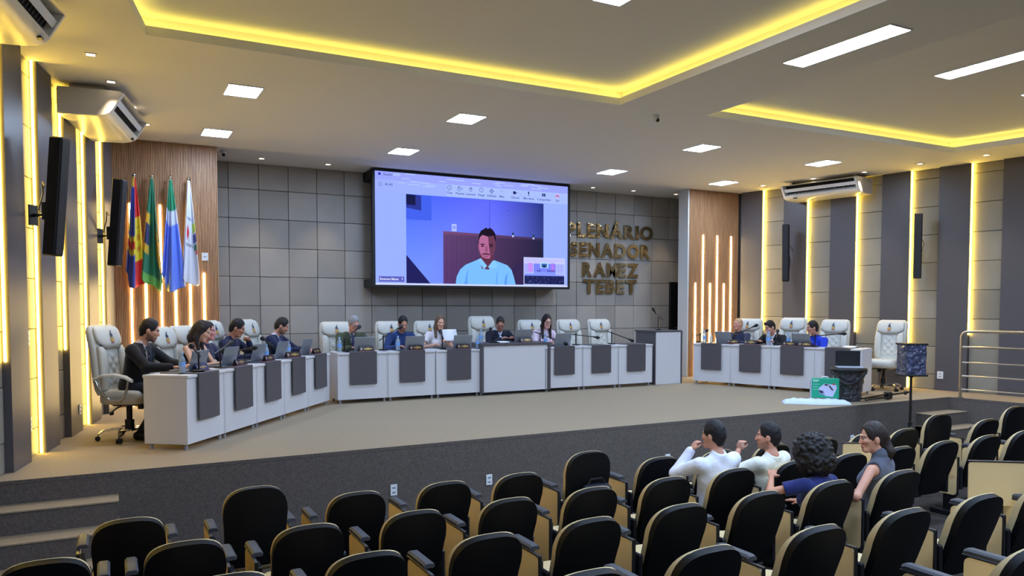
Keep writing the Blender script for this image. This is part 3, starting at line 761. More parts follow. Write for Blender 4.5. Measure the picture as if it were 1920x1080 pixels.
tablet(4, 5, 6.12, 3.44, .0, -.62, 1.10)
# ================================================================ video wall
t_scr = thing('video_screen', (4.18, 13.2, 1.83), 0, 'large video wall showing a video call above the dais', 'screen')
SW, SH = 4.10, 2.10
m = MB(); e = .045
m.box(0, SW, .0, .10, 0, e, .004); m.box(0, SW, 0, .10, SH-e, SH, .004); m.box(0, e, 0, .10, e, SH-e); m.box(SW-e, SW, 0, .10, e, SH-e); m.box(.02, SW-.02, .06, .12, .02, SH-.02)
m.build('bezel', M_BLACK, t_scr)
for z0, z1 in ((SH-.16, SH-.01), (.01, .15)):
    m = MB(); m.box(.03, SW-.03, .12, .66, z0, z1); m.build('mounting_rail', M_BLACK, t_scr)
M_SCR = vcol_mat('screen_picture', .5)
def screen_mat(name, k):
    m_ = bpy.data.materials.new(name); m_.use_nodes = True; nt = m_.node_tree; nt.nodes.remove(nt.nodes['Principled BSDF'])
    a = nt.nodes.new('ShaderNodeAttribute'); a.attribute_name = 'col'; em = nt.nodes.new('ShaderNodeEmission'); em.inputs[1].default_value = k
    nt.links.new(a.outputs['Color'], em.inputs[0]); nt.links.new(em.outputs[0], nt.nodes['Material Output'].inputs[0]); return m_
M_SCR = screen_mat('lit_screen', E_SCREEN)
class Scr:
    """flat print on the screen, x and z in room metres, layer by layer"""
    def __init__(s): s.b = MB(); s.y = .018
    def poly(s, pts, c, cols=None):
        s.y -= .00005
        o = len(s.b.v); s.b.col = s2l(c); s.b.poly([(x-4.18, s.y, z-1.83) for x, z in pts])
        if cols:
            for i, cc in enumerate(cols): s.b.vc[o+i] = s2l(cc)
    def rect(s, x0, x1, z0, z1, c, cols=None): s.poly([(x0, z0), (x1, z0), (x1, z1), (x0, z1)], c, cols)
    def ell(s, x, z, rx, rz, c, n=18, a0=0, a1=2*PI): s.poly([(x+rx*math.cos(a0+(a1-a0)*k/n), z+rz*math.sin(a0+(a1-a0)*k/n)) for k in range(n if a1-a0 > 6.2 else n+1)], c)
    def ring(s, x, z, r, w_, c, n=16):
        s.y -= .00005; s.b.col = s2l(c)
        for k in range(n):
            a, d = 2*PI*k/n, 2*PI*(k+1)/n
            s.b.poly([(x-4.18+rr*math.cos(q), s.y, z-1.83+rr*math.sin(q)) for rr, q in ((r, a), (r, d), (r-w_, d), (r-w_, a))])
S = Scr()
UI, UI2, INK = (150, 172, 255), (164, 186, 255), (70, 80, 150)
S.rect(4.225, 8.235, 1.875, 3.895, UI)
S.rect(4.225, 8.235, 3.745, 3.895, (150, 160, 250)); S.rect(5.60, 8.235, 3.53, 3.745, UI2); S.rect(4.225, 5.60, 3.53, 3.745, (154, 172, 255))
for k in range(26):
    x = random.uniform(4.3, 7.6); z = random.uniform(3.66, 3.88) if x < 5.4 else random.uniform(3.77, 3.88); l = random.uniform(.12, .26)
    S.rect(x, min(x+l, 8.2), z, z+.018, (172, 190, 255))
S.rect(4.225, 8.235, 1.875, 1.905, (206, 214, 255))
# the remote speaker's room
S.rect(4.808, 7.673, 1.912, 3.514, (96, 112, 246), [(98, 120, 250), (40, 46, 90), (62, 74, 160), (70, 100, 255)])
S.rect(4.808, 6.474, 1.912, 3.505, (84, 108, 250), [(118, 150, 255), (110, 126, 250), (96, 104, 252), (66, 100, 248)])
S.rect(6.474, 6.50, 2.86, 3.505, (84, 96, 224)); S.rect(6.50, 7.673, 2.83, 3.503, (96, 110, 246), [(110, 122, 252), (54, 66, 140), (38, 50, 126), (96, 104, 255)])
S.rect(4.811, 5.30, 3.06, 3.514, (66, 96, 232)); S.poly([(4.811, 3.514), (4.811, 3.27), (5.099, 3.23), (5.099, 3.5)], (44, 56, 150)); S.poly([(4.811, 3.514), (4.811, 3.33), (4.99, 3.32), (4.99, 3.505)], (26, 28, 72))
S.poly([(4.808, 2.421), (4.808, 1.91), (5.273, 1.91)], (34, 34, 92))
S.poly([(5.53, 2.86), (5.53, 1.91), (7.67, 1.915), (7.661, 2.829)], (52, 36, 74), [(96, 66, 112), (88, 56, 110), (30, 30, 58), (36, 36, 66)])
S.poly([(5.53, 2.88), (5.53, 2.82), (7.661, 2.79), (7.661, 2.835)], (104, 66, 110), [(120, 78, 120), (110, 70, 116), (50, 44, 80), (56, 50, 90)])
for k in range(9): S.rect(5.60+.1*k, 5.605+.1*k, 1.93, 2.80, (66, 44, 92))
S.poly([(6.9, 1.915), (6.95, 2.2), (7.1, 2.34), (7.3, 2.40), (7.67, 2.38), (7.67, 1.915)], (54, 40, 82))
S.rect(5.70, 5.80, 2.885, 3.02, (172, 184, 255)); S.rect(5.72, 5.785, 2.93, 2.985, (140, 156, 250))
for x, z in ((6.99, 2.85), (7.445, 2.825)):
    S.rect(x-.02, x+.02, z-.02, z+.015, (190, 200, 255)); S.ell(x, z+.04, .02, .03, (40, 60, 70))
S.ell(6.88, 3.33, .012, .012, (60, 70, 160))
# the man in the light blue shirt
SHT = (120, 186, 255)
S.poly([(5.777, 1.905), (5.80, 2.05), (5.87, 2.18), (5.98, 2.27), (6.13, 2.33), (6.25, 2.38), (6.45, 2.40), (6.62, 2.36), (6.75, 2.32), (6.87, 2.28), (6.96, 2.19), (7.01, 2.05), (7.05, 1.905)], SHT)
S.poly([(5.95, 1.905), (6.0, 2.1), (6.05, 2.2), (6.02, 2.05), (6.02, 1.905)], (96, 158, 240)); S.poly([(6.62, 1.905), (6.63, 2.1), (6.66, 2.2), (6.645, 1.905)], (98, 160, 242)); S.poly([(6.80, 1.905), (6.82, 2.05), (6.87, 2.15), (6.85, 1.905)], (90, 150, 235))
S.poly([(6.28, 2.38), (6.32, 2.20), (6.47, 2.19), (6.58, 2.36), (6.56, 2.50), (6.30, 2.50)], (92, 52, 78))
S.poly([(6.24, 2.38), (6.30, 2.40), (6.43, 2.26), (6.36, 2.19)], (132, 196, 255)); S.poly([(6.60, 2.37), (6.55, 2.36), (6.45, 2.24), (6.50, 2.20), (6.66, 2.24)], (132, 196, 255))
S.poly([(6.262, 2.74), (6.265, 2.60), (6.28, 2.47), (6.33, 2.36), (6.40, 2.325), (6.47, 2.33), (6.54, 2.42), (6.60, 2.56), (6.615, 2.72), (6.57, 2.84), (6.30, 2.84)], (176, 104, 150))
S.poly([(6.45, 2.84), (6.47, 2.62), (6.50, 2.45), (6.47, 2.33), (6.54, 2.42), (6.60, 2.56), (6.615, 2.72), (6.57, 2.84)], (104, 58, 84))
S.poly([(6.25, 2.72), (6.262, 2.85), (6.30, 2.92), (6.38, 2.965), (6.42, 2.99), (6.44, 2.96), (6.50, 2.985), (6.56, 2.94), (6.61, 2.87), (6.62, 2.72), (6.595, 2.76), (6.57, 2.84), (6.45, 2.815), (6.33, 2.845), (6.285, 2.80)], (30, 22, 38))
S.poly([(6.245, 2.66), (6.262, 2.66), (6.262, 2.54), (6.25, 2.55)], (168, 92, 128))
for x in (6.335, 6.515):
    S.rect(x-.045, x+.045, 2.655, 2.675, (44, 26, 44)); S.ell(x, 2.632, .03, .014, (38, 20, 40))
S.poly([(6.40, 2.64), (6.385, 2.54), (6.41, 2.515), (6.45, 2.535), (6.435, 2.64)], (150, 84, 118))
S.poly([(6.33, 2.49), (6.40, 2.505), (6.48, 2.49), (6.49, 2.46), (6.41, 2.475), (6.325, 2.465)], (84, 44, 62)); S.rect(6.36, 6.45, 2.436, 2.45, (122, 56, 88))
S.poly([(6.275, 2.52), (6.29, 2.44), (6.34, 2.36), (6.40, 2.325), (6.47, 2.33), (6.54, 2.42), (6.56, 2.47), (6.50, 2.40), (6.41, 2.40), (6.33, 2.42)], (92, 50, 70))
# self view thumbnail of this hall
S.rect(7.225, 8.172, 1.912, 2.45, (196, 206, 255)); S.rect(7.24, 8.158, 1.925, 2.435, (120, 130, 246))
S.rect(7.24, 8.158, 2.33, 2.435, (190, 190, 255)); S.rect(7.24, 8.158, 2.10, 2.17, (130, 150, 255)); S.rect(7.24, 8.158, 1.925, 2.09, (34, 40, 92))
for k in range(6): S.rect(7.255+.035*k, 7.27+.035*k, 2.13, 2.36, (214, 208, 255)); S.rect(7.96+.035*k, 7.975+.035*k, 2.11, 2.36, (206, 216, 255))
S.rect(7.33, 7.42, 2.17, 2.34, (196, 140, 240)); S.rect(7.85, 7.93, 2.18, 2.34, (170, 120, 236))
S.rect(7.60, 7.78, 2.25, 2.35, (180, 230, 255)); S.rect(7.625, 7.755, 2.26, 2.335, (60, 100, 170)); S.rect(7.66, 7.72, 2.255, 2.30, (30, 40, 90))
for k in range(8): S.rect(7.53+.03*k if k < 3 else 7.66+.035*k, 7.545+.03*k if k < 3 else 7.678+.035*k, 2.17, 2.21, (40, 56, 130))
for k in range(60):
    x, z = random.uniform(7.25, 8.14), random.uniform(1.93, 2.07); S.ell(x, z, .012, .012, random.choice([(16, 18, 50), (70, 84, 150), (24, 30, 70)]), 8)
# call bar icons
S.ring(5.654, 3.685, .045, .009, INK); S.rect(5.638, 5.67, 3.682, 3.69, INK)
S.ring(5.85, 3.705, .022, .008, INK); S.ring(5.85, 3.665, .034, .008, INK); S.rect(5.905, 5.915, 3.66, 3.71, INK)
S.ring(6.09, 3.675, .03, .009, INK)
for k in range(4): S.rect(6.068+.013*k, 6.076+.013*k, 3.69, 3.725-.006*abs(k-1.5), INK)
S.ring(6.308, 3.685, .042, .008, INK); S.rect(6.29, 6.297, 3.69, 3.70, INK); S.rect(6.32, 6.327, 3.69, 3.70, INK)
S.ring(6.528, 3.68, .05, .012, INK, 4); S.rect(6.524, 6.532, 3.645, 3.715, INK); S.rect(6.493, 6.563, 3.676, 3.684, INK)
for k in (-1, 0, 1): S.ell(6.742+.025*k, 3.69, .006, .006, INK, 8)
DK = (26, 30, 80)
S.rect(6.99, 7.045, 3.655, 3.71, DK); S.poly([(7.05, 3.68), (7.07, 3.66), (7.07, 3.705), (7.05, 3.69)], DK)
S.ell(7.332, 3.70, .014, .03, DK); S.rect(7.328, 7.336, 3.645, 3.67, DK); S.rect(7.315, 7.349, 3.645, 3.652, DK)
S.rect(7.635, 7.71, 3.655, 3.71, DK); S.poly([(7.672, 3.70), (7.655, 3.68), (7.689, 3.68)], UI); S.rect(7.667, 7.677, 3.662, 3.682, UI)
S.ell(7.988, 3.685, .055, .055, (196, 180, 246)); S.poly([(7.945, 3.665), (7.955, 3.69), (7.988, 3.703), (8.02, 3.69), (8.03, 3.665), (8.012, 3.665), (8.005, 3.682), (7.972, 3.682), (7.963, 3.665)], (150, 30, 80))
for x in (7.155, 7.475, 8.11): S.poly([(x-.016, 3.655), (x, 3.642), (x+.016, 3.655), (x, 3.648)], INK)
S.ring(4.329, 3.655, .034, .007, INK); S.poly([(4.29, 3.815), (4.29, 3.85), (4.305, 3.865), (4.31, 3.84), (4.32, 3.87), (4.335, 3.845), (4.335, 3.815)], (30, 40, 170))
S.rect(4.29, 4.765, 1.93, 2.027, (92, 96, 190))
S.rect(4.72, 4.732, 1.965, 2.005, (226, 230, 255))
S.b.build('screen_picture', M_SCR, t_scr, colors=True)
def text_mesh(txt, size, mtl, ext=0, bold=0, align='CENTER', spacing=1):
    cu = bpy.data.curves.new('lettering', 'FONT'); cu.body = txt; cu.size = size; cu.extrude = ext; cu.offset = bold; cu.align_x = align; cu.space_character = spacing; cu.resolution_u = 3
    o = bpy.data.objects.new('lettering', cu); COL.objects.link(o)
    dg = bpy.context.evaluated_depsgraph_get(); me = bpy.data.meshes.new_from_object(o.evaluated_get(dg)); bpy.data.objects.remove(o); bpy.data.curves.remove(cu)
    me.materials.clear(); me.materials.append(mtl); return me
M_INK = emat('screen_ink', s2l((74, 84, 156)), 1); M_TAGINK = emat('screen_tag_ink', s2l((226, 230, 255)), 1)
def scr_text(txt, x, z, size, mtl=None, align='CENTER', bold=.0008):
    obj('caption', text_mesh(txt, size, mtl or M_INK, 0, bold, align), t_scr, (x-4.18, .001, z-1.83), (PI/2, 0, 0))
for txt, x in (('Chat', 5.654), ('Pessoas', 5.865), ('Levantar', 6.09), ('Reagir', 6.308), ('Exibição', 6.528), ('Mais', 6.742), ('Câmera', 7.029), ('Microfone', 7.332), ('Compartilhar', 7.673), ('Sair', 7.988)):
    scr_text(txt, x, 3.572, .058)
scr_text('41:41', 4.41, 3.635, .068, align='LEFT'); scr_text('Reunião', 4.38, 3.815, .055, align='LEFT')
scr_text('Emerson Matos', 4.305, 1.96, .055, M_TAGINK, 'LEFT', .0015)

# ================================================================ metal letters on the back wall
M_GOLD = mat('polished_brass', (206, 186, 146), .12, metal=1, bump=(5.0, .35, .05))
t_let = thing('wall_lettering', (8.7, YB-.03, 1.8), 0, 'polished metal capital letters naming the hall on the tiled wall', 'lettering')
FONT_W = {}
def letter_row(word, x0, x1, zb, cap):
    """each letter a mesh of its own, bold, cap height cap, spread from x0 to x1"""
    ms = []
    for ch in word:
        me = text_mesh(ch, cap/.70, M_GOLD, .022, .016, 'LEFT')
        co = np.empty(len(me.vertices)*3); me.vertices.foreach_get('co', co); co = co.reshape(-1, 3); ms.append((me, co[:, 0].min(), co[:, 0].max()))
    wsum = sum(b_-a_ for _, a_, b_ in ms); gap = .04; k = ((x1-x0)-gap*(len(word)-1))/wsum
    x = x0
    for me, a_, b_ in ms:
        o = obj('letter', me, t_let, (x-a_*k-8.7, 0, zb-1.8), (PI/2, 0, 0)); o.scale = (k, 1, 1); x += (b_-a_)*k+gap
letter_row('PLENÁRIO', 8.60, 10.85, 2.975, .28)
letter_row('SENADOR', 8.67, 10.78, 2.56, .28)
letter_row('RAMEZ', 8.98, 10.46, 2.14, .28)
letter_row('TEBET', 9.01, 10.41, 1.78, .28)

# ================================================================ flags
def flag(x, label, paint, wtop, wbot, L, seed, sway):
    rnd = random.Random(seed)
    t = thing('flag', (x, WLY-.11, 3.40), 0, label, 'flag', 'ceremonial flags')
    m = MB(); m.tube([(0, .02, -1.35), (0, .0, -.02)], .013, 8); m.tube([(0, .02, -1.0), (0, .11, -1.0)], .012, 6); m.tube([(0, .01, -.3), (0, .11, -.3)], .010, 6); m.build('pole', M_STEEL, t, smooth=True)
    m = MB(); m.sphere((0, 0, .0), .028, 14, 10); m.cyl((0, 0), .016, -.045, -.02, 10); m.build('finial', M_CHROME, t, smooth=True)
    nu, nv = 64, 70; V = []; Cc = []; Fs = []
    ph = rnd.uniform(0, 6)
    for j in range(nv+1):
        v = j/nv
        wd = wtop*.6+(wbot*1.12-wtop*.6)*v**.85
        for i in range(nu+1):
            u = i/nu
            fold = math.sin(u*PI*2*3.2+ph+v*1.5)*.5+math.sin(u*PI*2*1.4+ph*2)*.5
            xx = (u-.5)*wd+.035*v*math.sin(u*7+ph)+sway(v)
            yy = -.05-.06*min(1, v*1.6)*fold-.01*math.sin(v*5+u*4)
            zz = -.035-L*v*(1-.26*(abs(u-.62))**1.2)+.03*math.sin(u*9+ph)*v*v
            V.append((xx, yy, zz)); Cc.append(s2l(paint(u, v)))
    for j in range(nv):
        for i in range(nu): a = j*(nu+1)+i; Fs.append((a, a+1, a+nu+2, a+nu+1))
    me = bpy.data.meshes.new('cloth'); me.from_pydata(V, [], Fs); me.materials.append(vcol_mat('flag_cloth', .75, sheen=.2))
    at_ = me.color_attributes.new('col', 'FLOAT_COLOR', 'POINT'); at_.data.foreach_set('color', np.array([(*c, 1) for c in Cc], dtype=np.float32).ravel())
    me.polygons.foreach_set('use_smooth', [True]*len(me.polygons)); me.update()
    c = obj('cloth', me, t)
    md = c.modifiers.new('thickness', 'SOLIDIFY'); md.thickness = .003
def p_city(u, v):
    if u > .62:
        if v < .36: return (206, 30, 30)
        if v < .76: return (222, 204, 40) if (u < .93 and not (.45 < v < .70 and .68 < u < .86 and math.sin(v*60) > .2)) else (206, 150, 40)
        return (206, 34, 30) if u < .95 else (222, 200, 40)
    if v < .10: return (220, 180, 50)
    if u < .12 and .42 < v < .56: return (226, 186, 40)
    s_ = v+.12*u
    if .60 < s_ < .645 or .72 < s_ < .77: return (226, 200, 40)
    if .645 <= s_ <= .72: return (206, 40, 32)
    return (44, 66, 160)
def p_brazil(u, v):
    if u < .30 and .34 < v < .72: return (30, 36, 96) if .44 < v < .64 and u > .05 else (226, 176, 30)
    if u > .62:
        c_ = .40+.55*(u-.62)
        if v > c_ and v < c_+.32: return (226, 172, 30) if not (u > .86 and .48 < v < .60) else (60, 70, 140)
    if v > .90: return (96, 168, 80)
    return (16, 112, 82)
def p_state(u, v):
    if v < .30-.03*u: return (18, 128, 88)
    if v < .42-.01*u: return (200, 206, 226)
    if u > .4 and u < .5 and v > .93: return (222, 190, 70)
    return (98, 130, 232)
def p_white(u, v):
    if .30 < u < .46 and .42 < v < .58 and abs((u-.38)*.6) < .05*math.sin((v-.42)/.16*PI): return (214, 50, 66)
    if u > .66 and .40 < v < .50: return (176, 206, 50)
    if u > .68 and .50 < v < .60: return (40, 50, 140)
    if u > .70 and .60 < v < .66: return (20, 110, 90)
    if u > .76 and .67 < v < .71: return (214, 60, 70)
    if .28 < u < .60 and (.355 < v < .385 or .60 < v < .63) and math.sin(u*110) > -.2: return (70, 76, 96)
    return (226, 228, 238)
flag(.385, 'blue red and yellow flag nearest the left wall', p_city, .05, .24, 1.63, 3, lambda v: -.03*v)
flag(.62, 'green flag with yellow diamond and blue disc, second from the left', p_brazil, .05, .27, 1.66, 5, lambda v: -.02*v+.02*v*v)
flag(.87, 'green white and blue banded flag, third from the left', p_state, .045, .30, 1.68, 8, lambda v: -.01*v)
flag(1.12, 'white flag with small coloured emblem, last of the four', p_white, .05, .23, 1.60, 11, lambda v: .01*v)

# ================================================================ things on the desks
M_PLATE = mat('nameplate_black', (34, 20, 24), .35); M_PGOLD = mat('nameplate_gold', (206, 170, 84), .35, metal=.5); M_PRED = mat('nameplate_red', (120, 30, 40), .4)
M_PLATEB = mat('nameplate_blue', (40, 44, 84), .35)
M_PET = mat('water_bottle', (206, 228, 250), .10, trans=.6, ior=1.33)
M_BLABEL = mat('bottle_label', (120, 168, 232), .5); M_CAP = mat('bottle_cap', (150, 190, 236), .4)
M_PAPER = mat('paper', (236, 238, 242), .8)
M_SCREENOFF = mat('laptop_screen_off', (12, 13, 18), .45)
def dloc(d, x, y, z=.792):
    a = d.rotation_euler.z; return (d.location.x+math.cos(a)*x-math.sin(a)*y, d.location.y+math.sin(a)*x+math.cos(a)*y, z)
_lm = {}
def laptop_meshes():
    m = MB(); m.box(-.165, .165, 0, .23, 0, .014, .004); base = m.mesh('base', M_ALU)
    m = MB(); m.box(-.14, .14, .09, .20, .0142, .0155); kb = m.mesh('keyboard', M_BLACK)
    m = MB(); m.T = Matrix.Translation((0, .005, .014)) @ Matrix.Rotation(math.radians(14), 4, 'X'); m.box(-.165, .165, -.008, 0, 0, .215, .003); lid = m.mesh('lid', M_ALU)
    m = MB(); m.T = Matrix.Translation((0, .005, .014)) @ Matrix.Rotation(math.radians(14), 4, 'X'); m.box(-.158, .158, .0003, .0012, .006, .208); sc = m.mesh('display', M_SCREENOFF)
    return base, kb, lid, sc
LB = laptop_meshes()
def laptop(loc, rz, label, lid_up=True):
    t = thing('laptop', loc, rz, label, 'laptop', 'open laptops on the desks')
    obj('base', LB[0], t); obj('keyboard', LB[1], t); l = obj('lid', LB[2], t); obj('display', LB[3], l)
def bottle_meshes():
    prof = [(.012, 0), (.030, .002), (.032, .02), (.031, .05), (.032, .06), (.032, .12), (.028, .145), (.014, .17), (.0125, .185)]
    m = MB(); m.lathe(prof, n=16); a = m.mesh('body', M_PET, 60)
    m = MB(); m.lathe([(.0325, .065), (.0328, .07), (.0328, .105), (.0325, .11)], n=16); b_ = m.mesh('wrapper', M_BLABEL, 60)
    m = MB(); m.lathe([(.014, .183), (.0145, .186), (.0145, .202), (.012, .204)], n=12); c = m.mesh('cap', M_CAP, 50)
    return a, b_, c
BM = bottle_meshes()
def bottle(loc, label, s=1.0, wrap=True):
    t = thing('water_bottle', loc, 0, label, 'bottle', 'plastic water bottles'); t.scale = (s, s, s)
    obj('body', BM[0], t); obj('cap', BM[2], t)
    if wrap: obj('wrapper', BM[1], t)
def nameplate(loc, rz, label, blue=False):
    t = thing('nameplate', loc, rz, label, 'nameplate', 'dark nameplates on the desks')
    m = MB(); m.prism([(-.028, .006), (.03, .006), (.012, .075), (.004, .075)], -.115, .115, 'x'); m.build('plate', M_PLATEB if blue else M_PLATE, t)
    m = MB(); m.box(-.125, .125, -.036, .036, 0, .007, .001); m.build('base', M_PRED, t)
    def on(u, z, w_, h_): # flat on the sloping face
        k = (z-.006)/.069; y = -.028+.032*k-.0012; k2 = (z+h_-.006)/.069; y2 = -.028+.032*k2-.0012
        return [(u, y, z), (u+w_, y, z), (u+w_, y2, z+h_), (u, y2, z+h_)]
    m = MB()
    for q in (on(-.045, .034, .125, .011), on(-.01, .022, .05, .004), on(-.005, .052, .05, .004)): m.quad(*q)
    m.build('gold_line', M_PGOLD, t)
    m = MB(); m.quad(*on(-.10, .024, .024, .032)); m.build('crest', mat('plate_crest', (176, 150, 130), .5), t)
def desk_mic(loc, rz, label, up=.17, boom=.30, rise=.03, head=True, handle_up=0):
    """base, upright post and a boom arm with a foam capped microphone; local +y is where the boom points"""
    t = thing('desk_microphone', loc, rz, label, 'microphone', 'black desk microphones')
    m = MB(); m.box(-.06, .06, -.05, .05, 0, .022, .006); m.build('base', M_BLACKM, t)
    m = MB(); m.tube([(0, 0, .02), (0, 0, up)], .010, 8); m.sphere((0, 0, up), .016, 10, 6); m.build('post', M_BLACKM, t, smooth=True)
    m = MB(); m.tube([(0, -.10, up-.02-rise*.3), (0, boom, up+rise)], .009, 8); m.build('boom', M_BLACKM, t, smooth=True)
    m = MB(); a = Vector((0, boom, up+rise)); d_ = Vector((0, 1, rise/boom)).normalized()
    pts = [a-d_*.03, a, a+d_*.03, a+d_*.05, a+d_*.085, a+d_*.11]; m.tube(pts, [.011, .015, .018, .029, .031, .016], 12); m.build('microphone_head', M_BLACK, t, smooth=True)
    return t
def paper(loc, rz, label, curl=.02, w_=.21, h_=.297, up=0):
    m = MB(); n = 8; V = []
    for j in range(n+1):
        v = j/n
        for x in (-w_/2, w_/2): V.append((x, h_*v*math.cos(up), .002+h_*v*math.sin(up)+curl*math.sin(v*PI)))
    m.add(V, [(2*j, 2*j+1, 2*j+3, 2*j+2) for j in range(n)])
    o = m.build('paper_sheet', M_PAPER, None, smooth=True, loc=loc, rot=rz, label=label, cat='paper', group='papers on the dais')
    md = o.modifiers.new('t', 'SOLIDIFY'); md.thickness = .0012
Dl, Dm, Dr = left_desks, mid_desks, right_desks
# left wing
a = LA
nameplate(dloc(Dl[0], .10, .12), a, 'blue nameplate on the desk nearest the left end', True)
laptop(dloc(Dl[0], .10, .17), a, 'open laptop in front of the woman with bare shoulders')
bottle(dloc(Dl[0], -.20, .16), 'tall water bottle in front of the bearded man in the dark suit', 1.05)
desk_mic(dloc(Dl[0], -.05, .06), a+PI*.62, 'boom microphone reaching to the bearded man in the dark suit', .20, .34, .08)
nameplate(dloc(Dl[1], .10, .08), a, 'black nameplate on the second desk of the left wing')
laptop(dloc(Dl[1], .02, .18), a, 'open laptop beside the blue bottle on the left wing')
bottle(dloc(Dl[1], .17, .20), 'blue water bottle behind the second laptop')
desk_mic(dloc(Dl[1], -.30, .10), a-PI*.55, 'boom microphone standing up before the bare shouldered woman', .20, .12, .05)
nameplate(dloc(Dl[2], .08, .08), a, 'black nameplate on the third desk of the left wing')
laptop(dloc(Dl[2], .0, .20), a, 'open laptop before the man with hand on mouth')
desk_mic(dloc(Dl[2], -.28, .22), a+PI*.9, 'level boom microphone between the second and third desks', .17, .10, .01)
bottle(dloc(Dl[2], .30, .22), 'water bottle behind the third laptop of the left wing')
nameplate(dloc(Dl[3], .0, .06), a-.5, 'small nameplate turned sideways on the fourth desk')
laptop(dloc(Dl[3], -.10, .20), a, 'open laptop in front of the man in the navy suit')
desk_mic(dloc(Dl[3], -.18, .30), a+PI*.55, 'foam capped microphone left of the man in the navy suit', .20, .26, .06)
paper(dloc(Dl[3], .24, .22), a+.2, 'white papers under the hand of the navy suit man')
nameplate(dloc(Dl[4], .08, .08), a, 'black nameplate on the last desk of the left wing')
laptop(dloc(Dl[4], -.10, .18), a, 'open laptop at the far end of the left wing')
bottle(dloc(Dl[4], .15, .28), 'water bottle at the far end of the left wing')
bottle(dloc(Dl[4], -.30, .34), 'water bottle behind the fourth laptop')
# middle
for i, who in ((0, 'green jacket man'), (1, 'bearded man in blue'), (2, 'woman reading papers')):
    nameplate(dloc(Dm[i], .08+.02*i, .07), 0, 'black nameplate in front of the '+who)
    laptop(dloc(Dm[i], .06+.03*i, .13), 0, 'open laptop in front of the '+who)
bottle(dloc(Dm[0], -.34, .10), 'water bottle in front of the green jacket man', 1.12); bottle(dloc(Dm[1], -.20, .10), 'water bottle in front of the bearded man in blue', 1.12)
bottle(dloc(Dm[2], .38, .08), 'shorter water bottle beside the presiding desk', 1.05); bottle((5.60, 11.75, .872), 'water bottle on the end of the presiding desk', 1.1)
desk_mic(dloc(Dm[0], -.25, .14), -.95, 'boom microphone in front of the green jacket man', .20, .30, .14)
desk_mic(dloc(Dm[1], -.42, .16), -1.0, 'boom microphone in front of the bearded man in blue', .22, .38, .12)
desk_mic(dloc(Dm[2], -.24, .12), -.2, 'upright microphone in front of the woman reading papers', .20, .10, .05)
paper(dloc(Dm[2], .05, .42, .90), 0, 'white sheet held up by the woman reading papers', .01, .26, .22, 1.1)
laptop((6.36, 11.66, .872), 0, 'open laptop on the presiding desk'); nameplate((6.38, 11.58, .872), 0, 'black nameplate on the presiding desk')
paper((6.0, 11.62, .872), .1, 'white sheet on the presiding desk')
desk_mic((5.80, 11.72, .872), -.3, 'microphone on the presiding desk', .16, .10, .04)
laptop(dloc(Dm[3], .05, .14), 0, 'open laptop in front of the woman in pale pink'); bottle(dloc(Dm[3], -.30, .14), 'water bottle in front of the woman in pale pink', 1.1)
desk_mic(dloc(Dm[3], -.36, .22), -1.75, 'boom microphone dipping before the woman in pale pink', .22, .42, -.16)
desk_mic(dloc(Dm[4], -.44, .15), -PI/2, 'boom microphone in front of the first empty chair', .20, .40, -.06)
desk_mic(dloc(Dm[5], -.44, .15), -PI/2, 'boom microphone in front of the empty chair nearest the lectern', .22, .40, -.14)
desk_mic((9.42, 11.8, 1.03), math.radians(60), 'angled microphone on the lectern', .24, .06, .10)
# right wing
ra = RA
bottle(dloc(Dr[0], -.22, .12), 'water bottle at the far end of the right wing', 1.1); bottle(dloc(Dr[0], -.10, .16), 'small cup bottle beside the far right laptop', .85, False)
laptop(dloc(Dr[0], .18, .14), ra, 'open laptop in front of the fair haired man'); nameplate(dloc(Dr[0], .38, .12), ra, 'small nameplate in front of the fair haired man')
desk_mic(dloc(Dr[0], -.30, .10), ra-PI*.1, 'microphone at the far end of the right wing', .16, .10, .04)
desk_mic(dloc(Dr[0], .30, .30), ra-PI*.55, 'boom microphone across the chest of the fair haired man', .16, .42, .16)
nameplate(dloc(Dr[1], -.05, .10), ra, 'black nameplate before the man in black')
bottle(dloc(Dr[1], .30, .08), 'large water bottle before the man in black', 1.25); bottle(dloc(Dr[2], -.16, .20), 'water bottle left of the closed grey laptop', 1.1)
nameplate(dloc(Dr[2], -.08, .06), ra, 'black nameplate left on the third right desk'); nameplate(dloc(Dr[2], .20, .06), ra, 'black nameplate right on the third right desk')
laptop(dloc(Dr[2], .10, .14), ra, 'open grey laptop before the man in royal blue')
desk_mic(dloc(Dr[1], .40, .20), ra+.3, 'foam microphone between the two men of the right wing', .16, .08, .05)
desk_mic(dloc(Dr[2], .33, .16), ra-PI*.5, 'level boom microphone before the man in royal blue', .20, .42, .03)
paper(dloc(Dr[3], .1, .2), ra, 'white paper on the last right desk')

# ================================================================ things on the right of the stage
M_WRAP = mat('black_stretch_film', (30, 33, 46), .14, spec=.8, coat=.8, noise=(14, .5, 3), bump=(14, 1.0, .10))  # colour mottling stands in for streaky highlights on the film
M_FILM = mat('blue_stretch_film', (46, 54, 84), .12, spec=.9, coat=1.0, noise=(14, .5, 3), bump=(13, 1.0, .10))  # light and dark mottling paints the film's streaks of highlight
t = thing('wrapped_bin', (10.35, 8.22, 0), math.radians(-51), 'black bin wrapped in shiny plastic film on the stage edge', 'bin')
m = MB(); rings = []; rnd = random.Random(4)
for j in range(15):
    z = .46*j/14; r0 = .185+.055*(j/14); rings.append([((r0+rnd.uniform(-.007, .007))*math.cos(2*PI*k/28), (r0+rnd.uniform(-.007, .007))*math.sin(2*PI*k/28), z+rnd.uniform(-.006, .006)*(0 < j < 14)) for k in range(28)])
m.loft(rings); m.build('wrapped_body', M_WRAP, t, smooth=True)
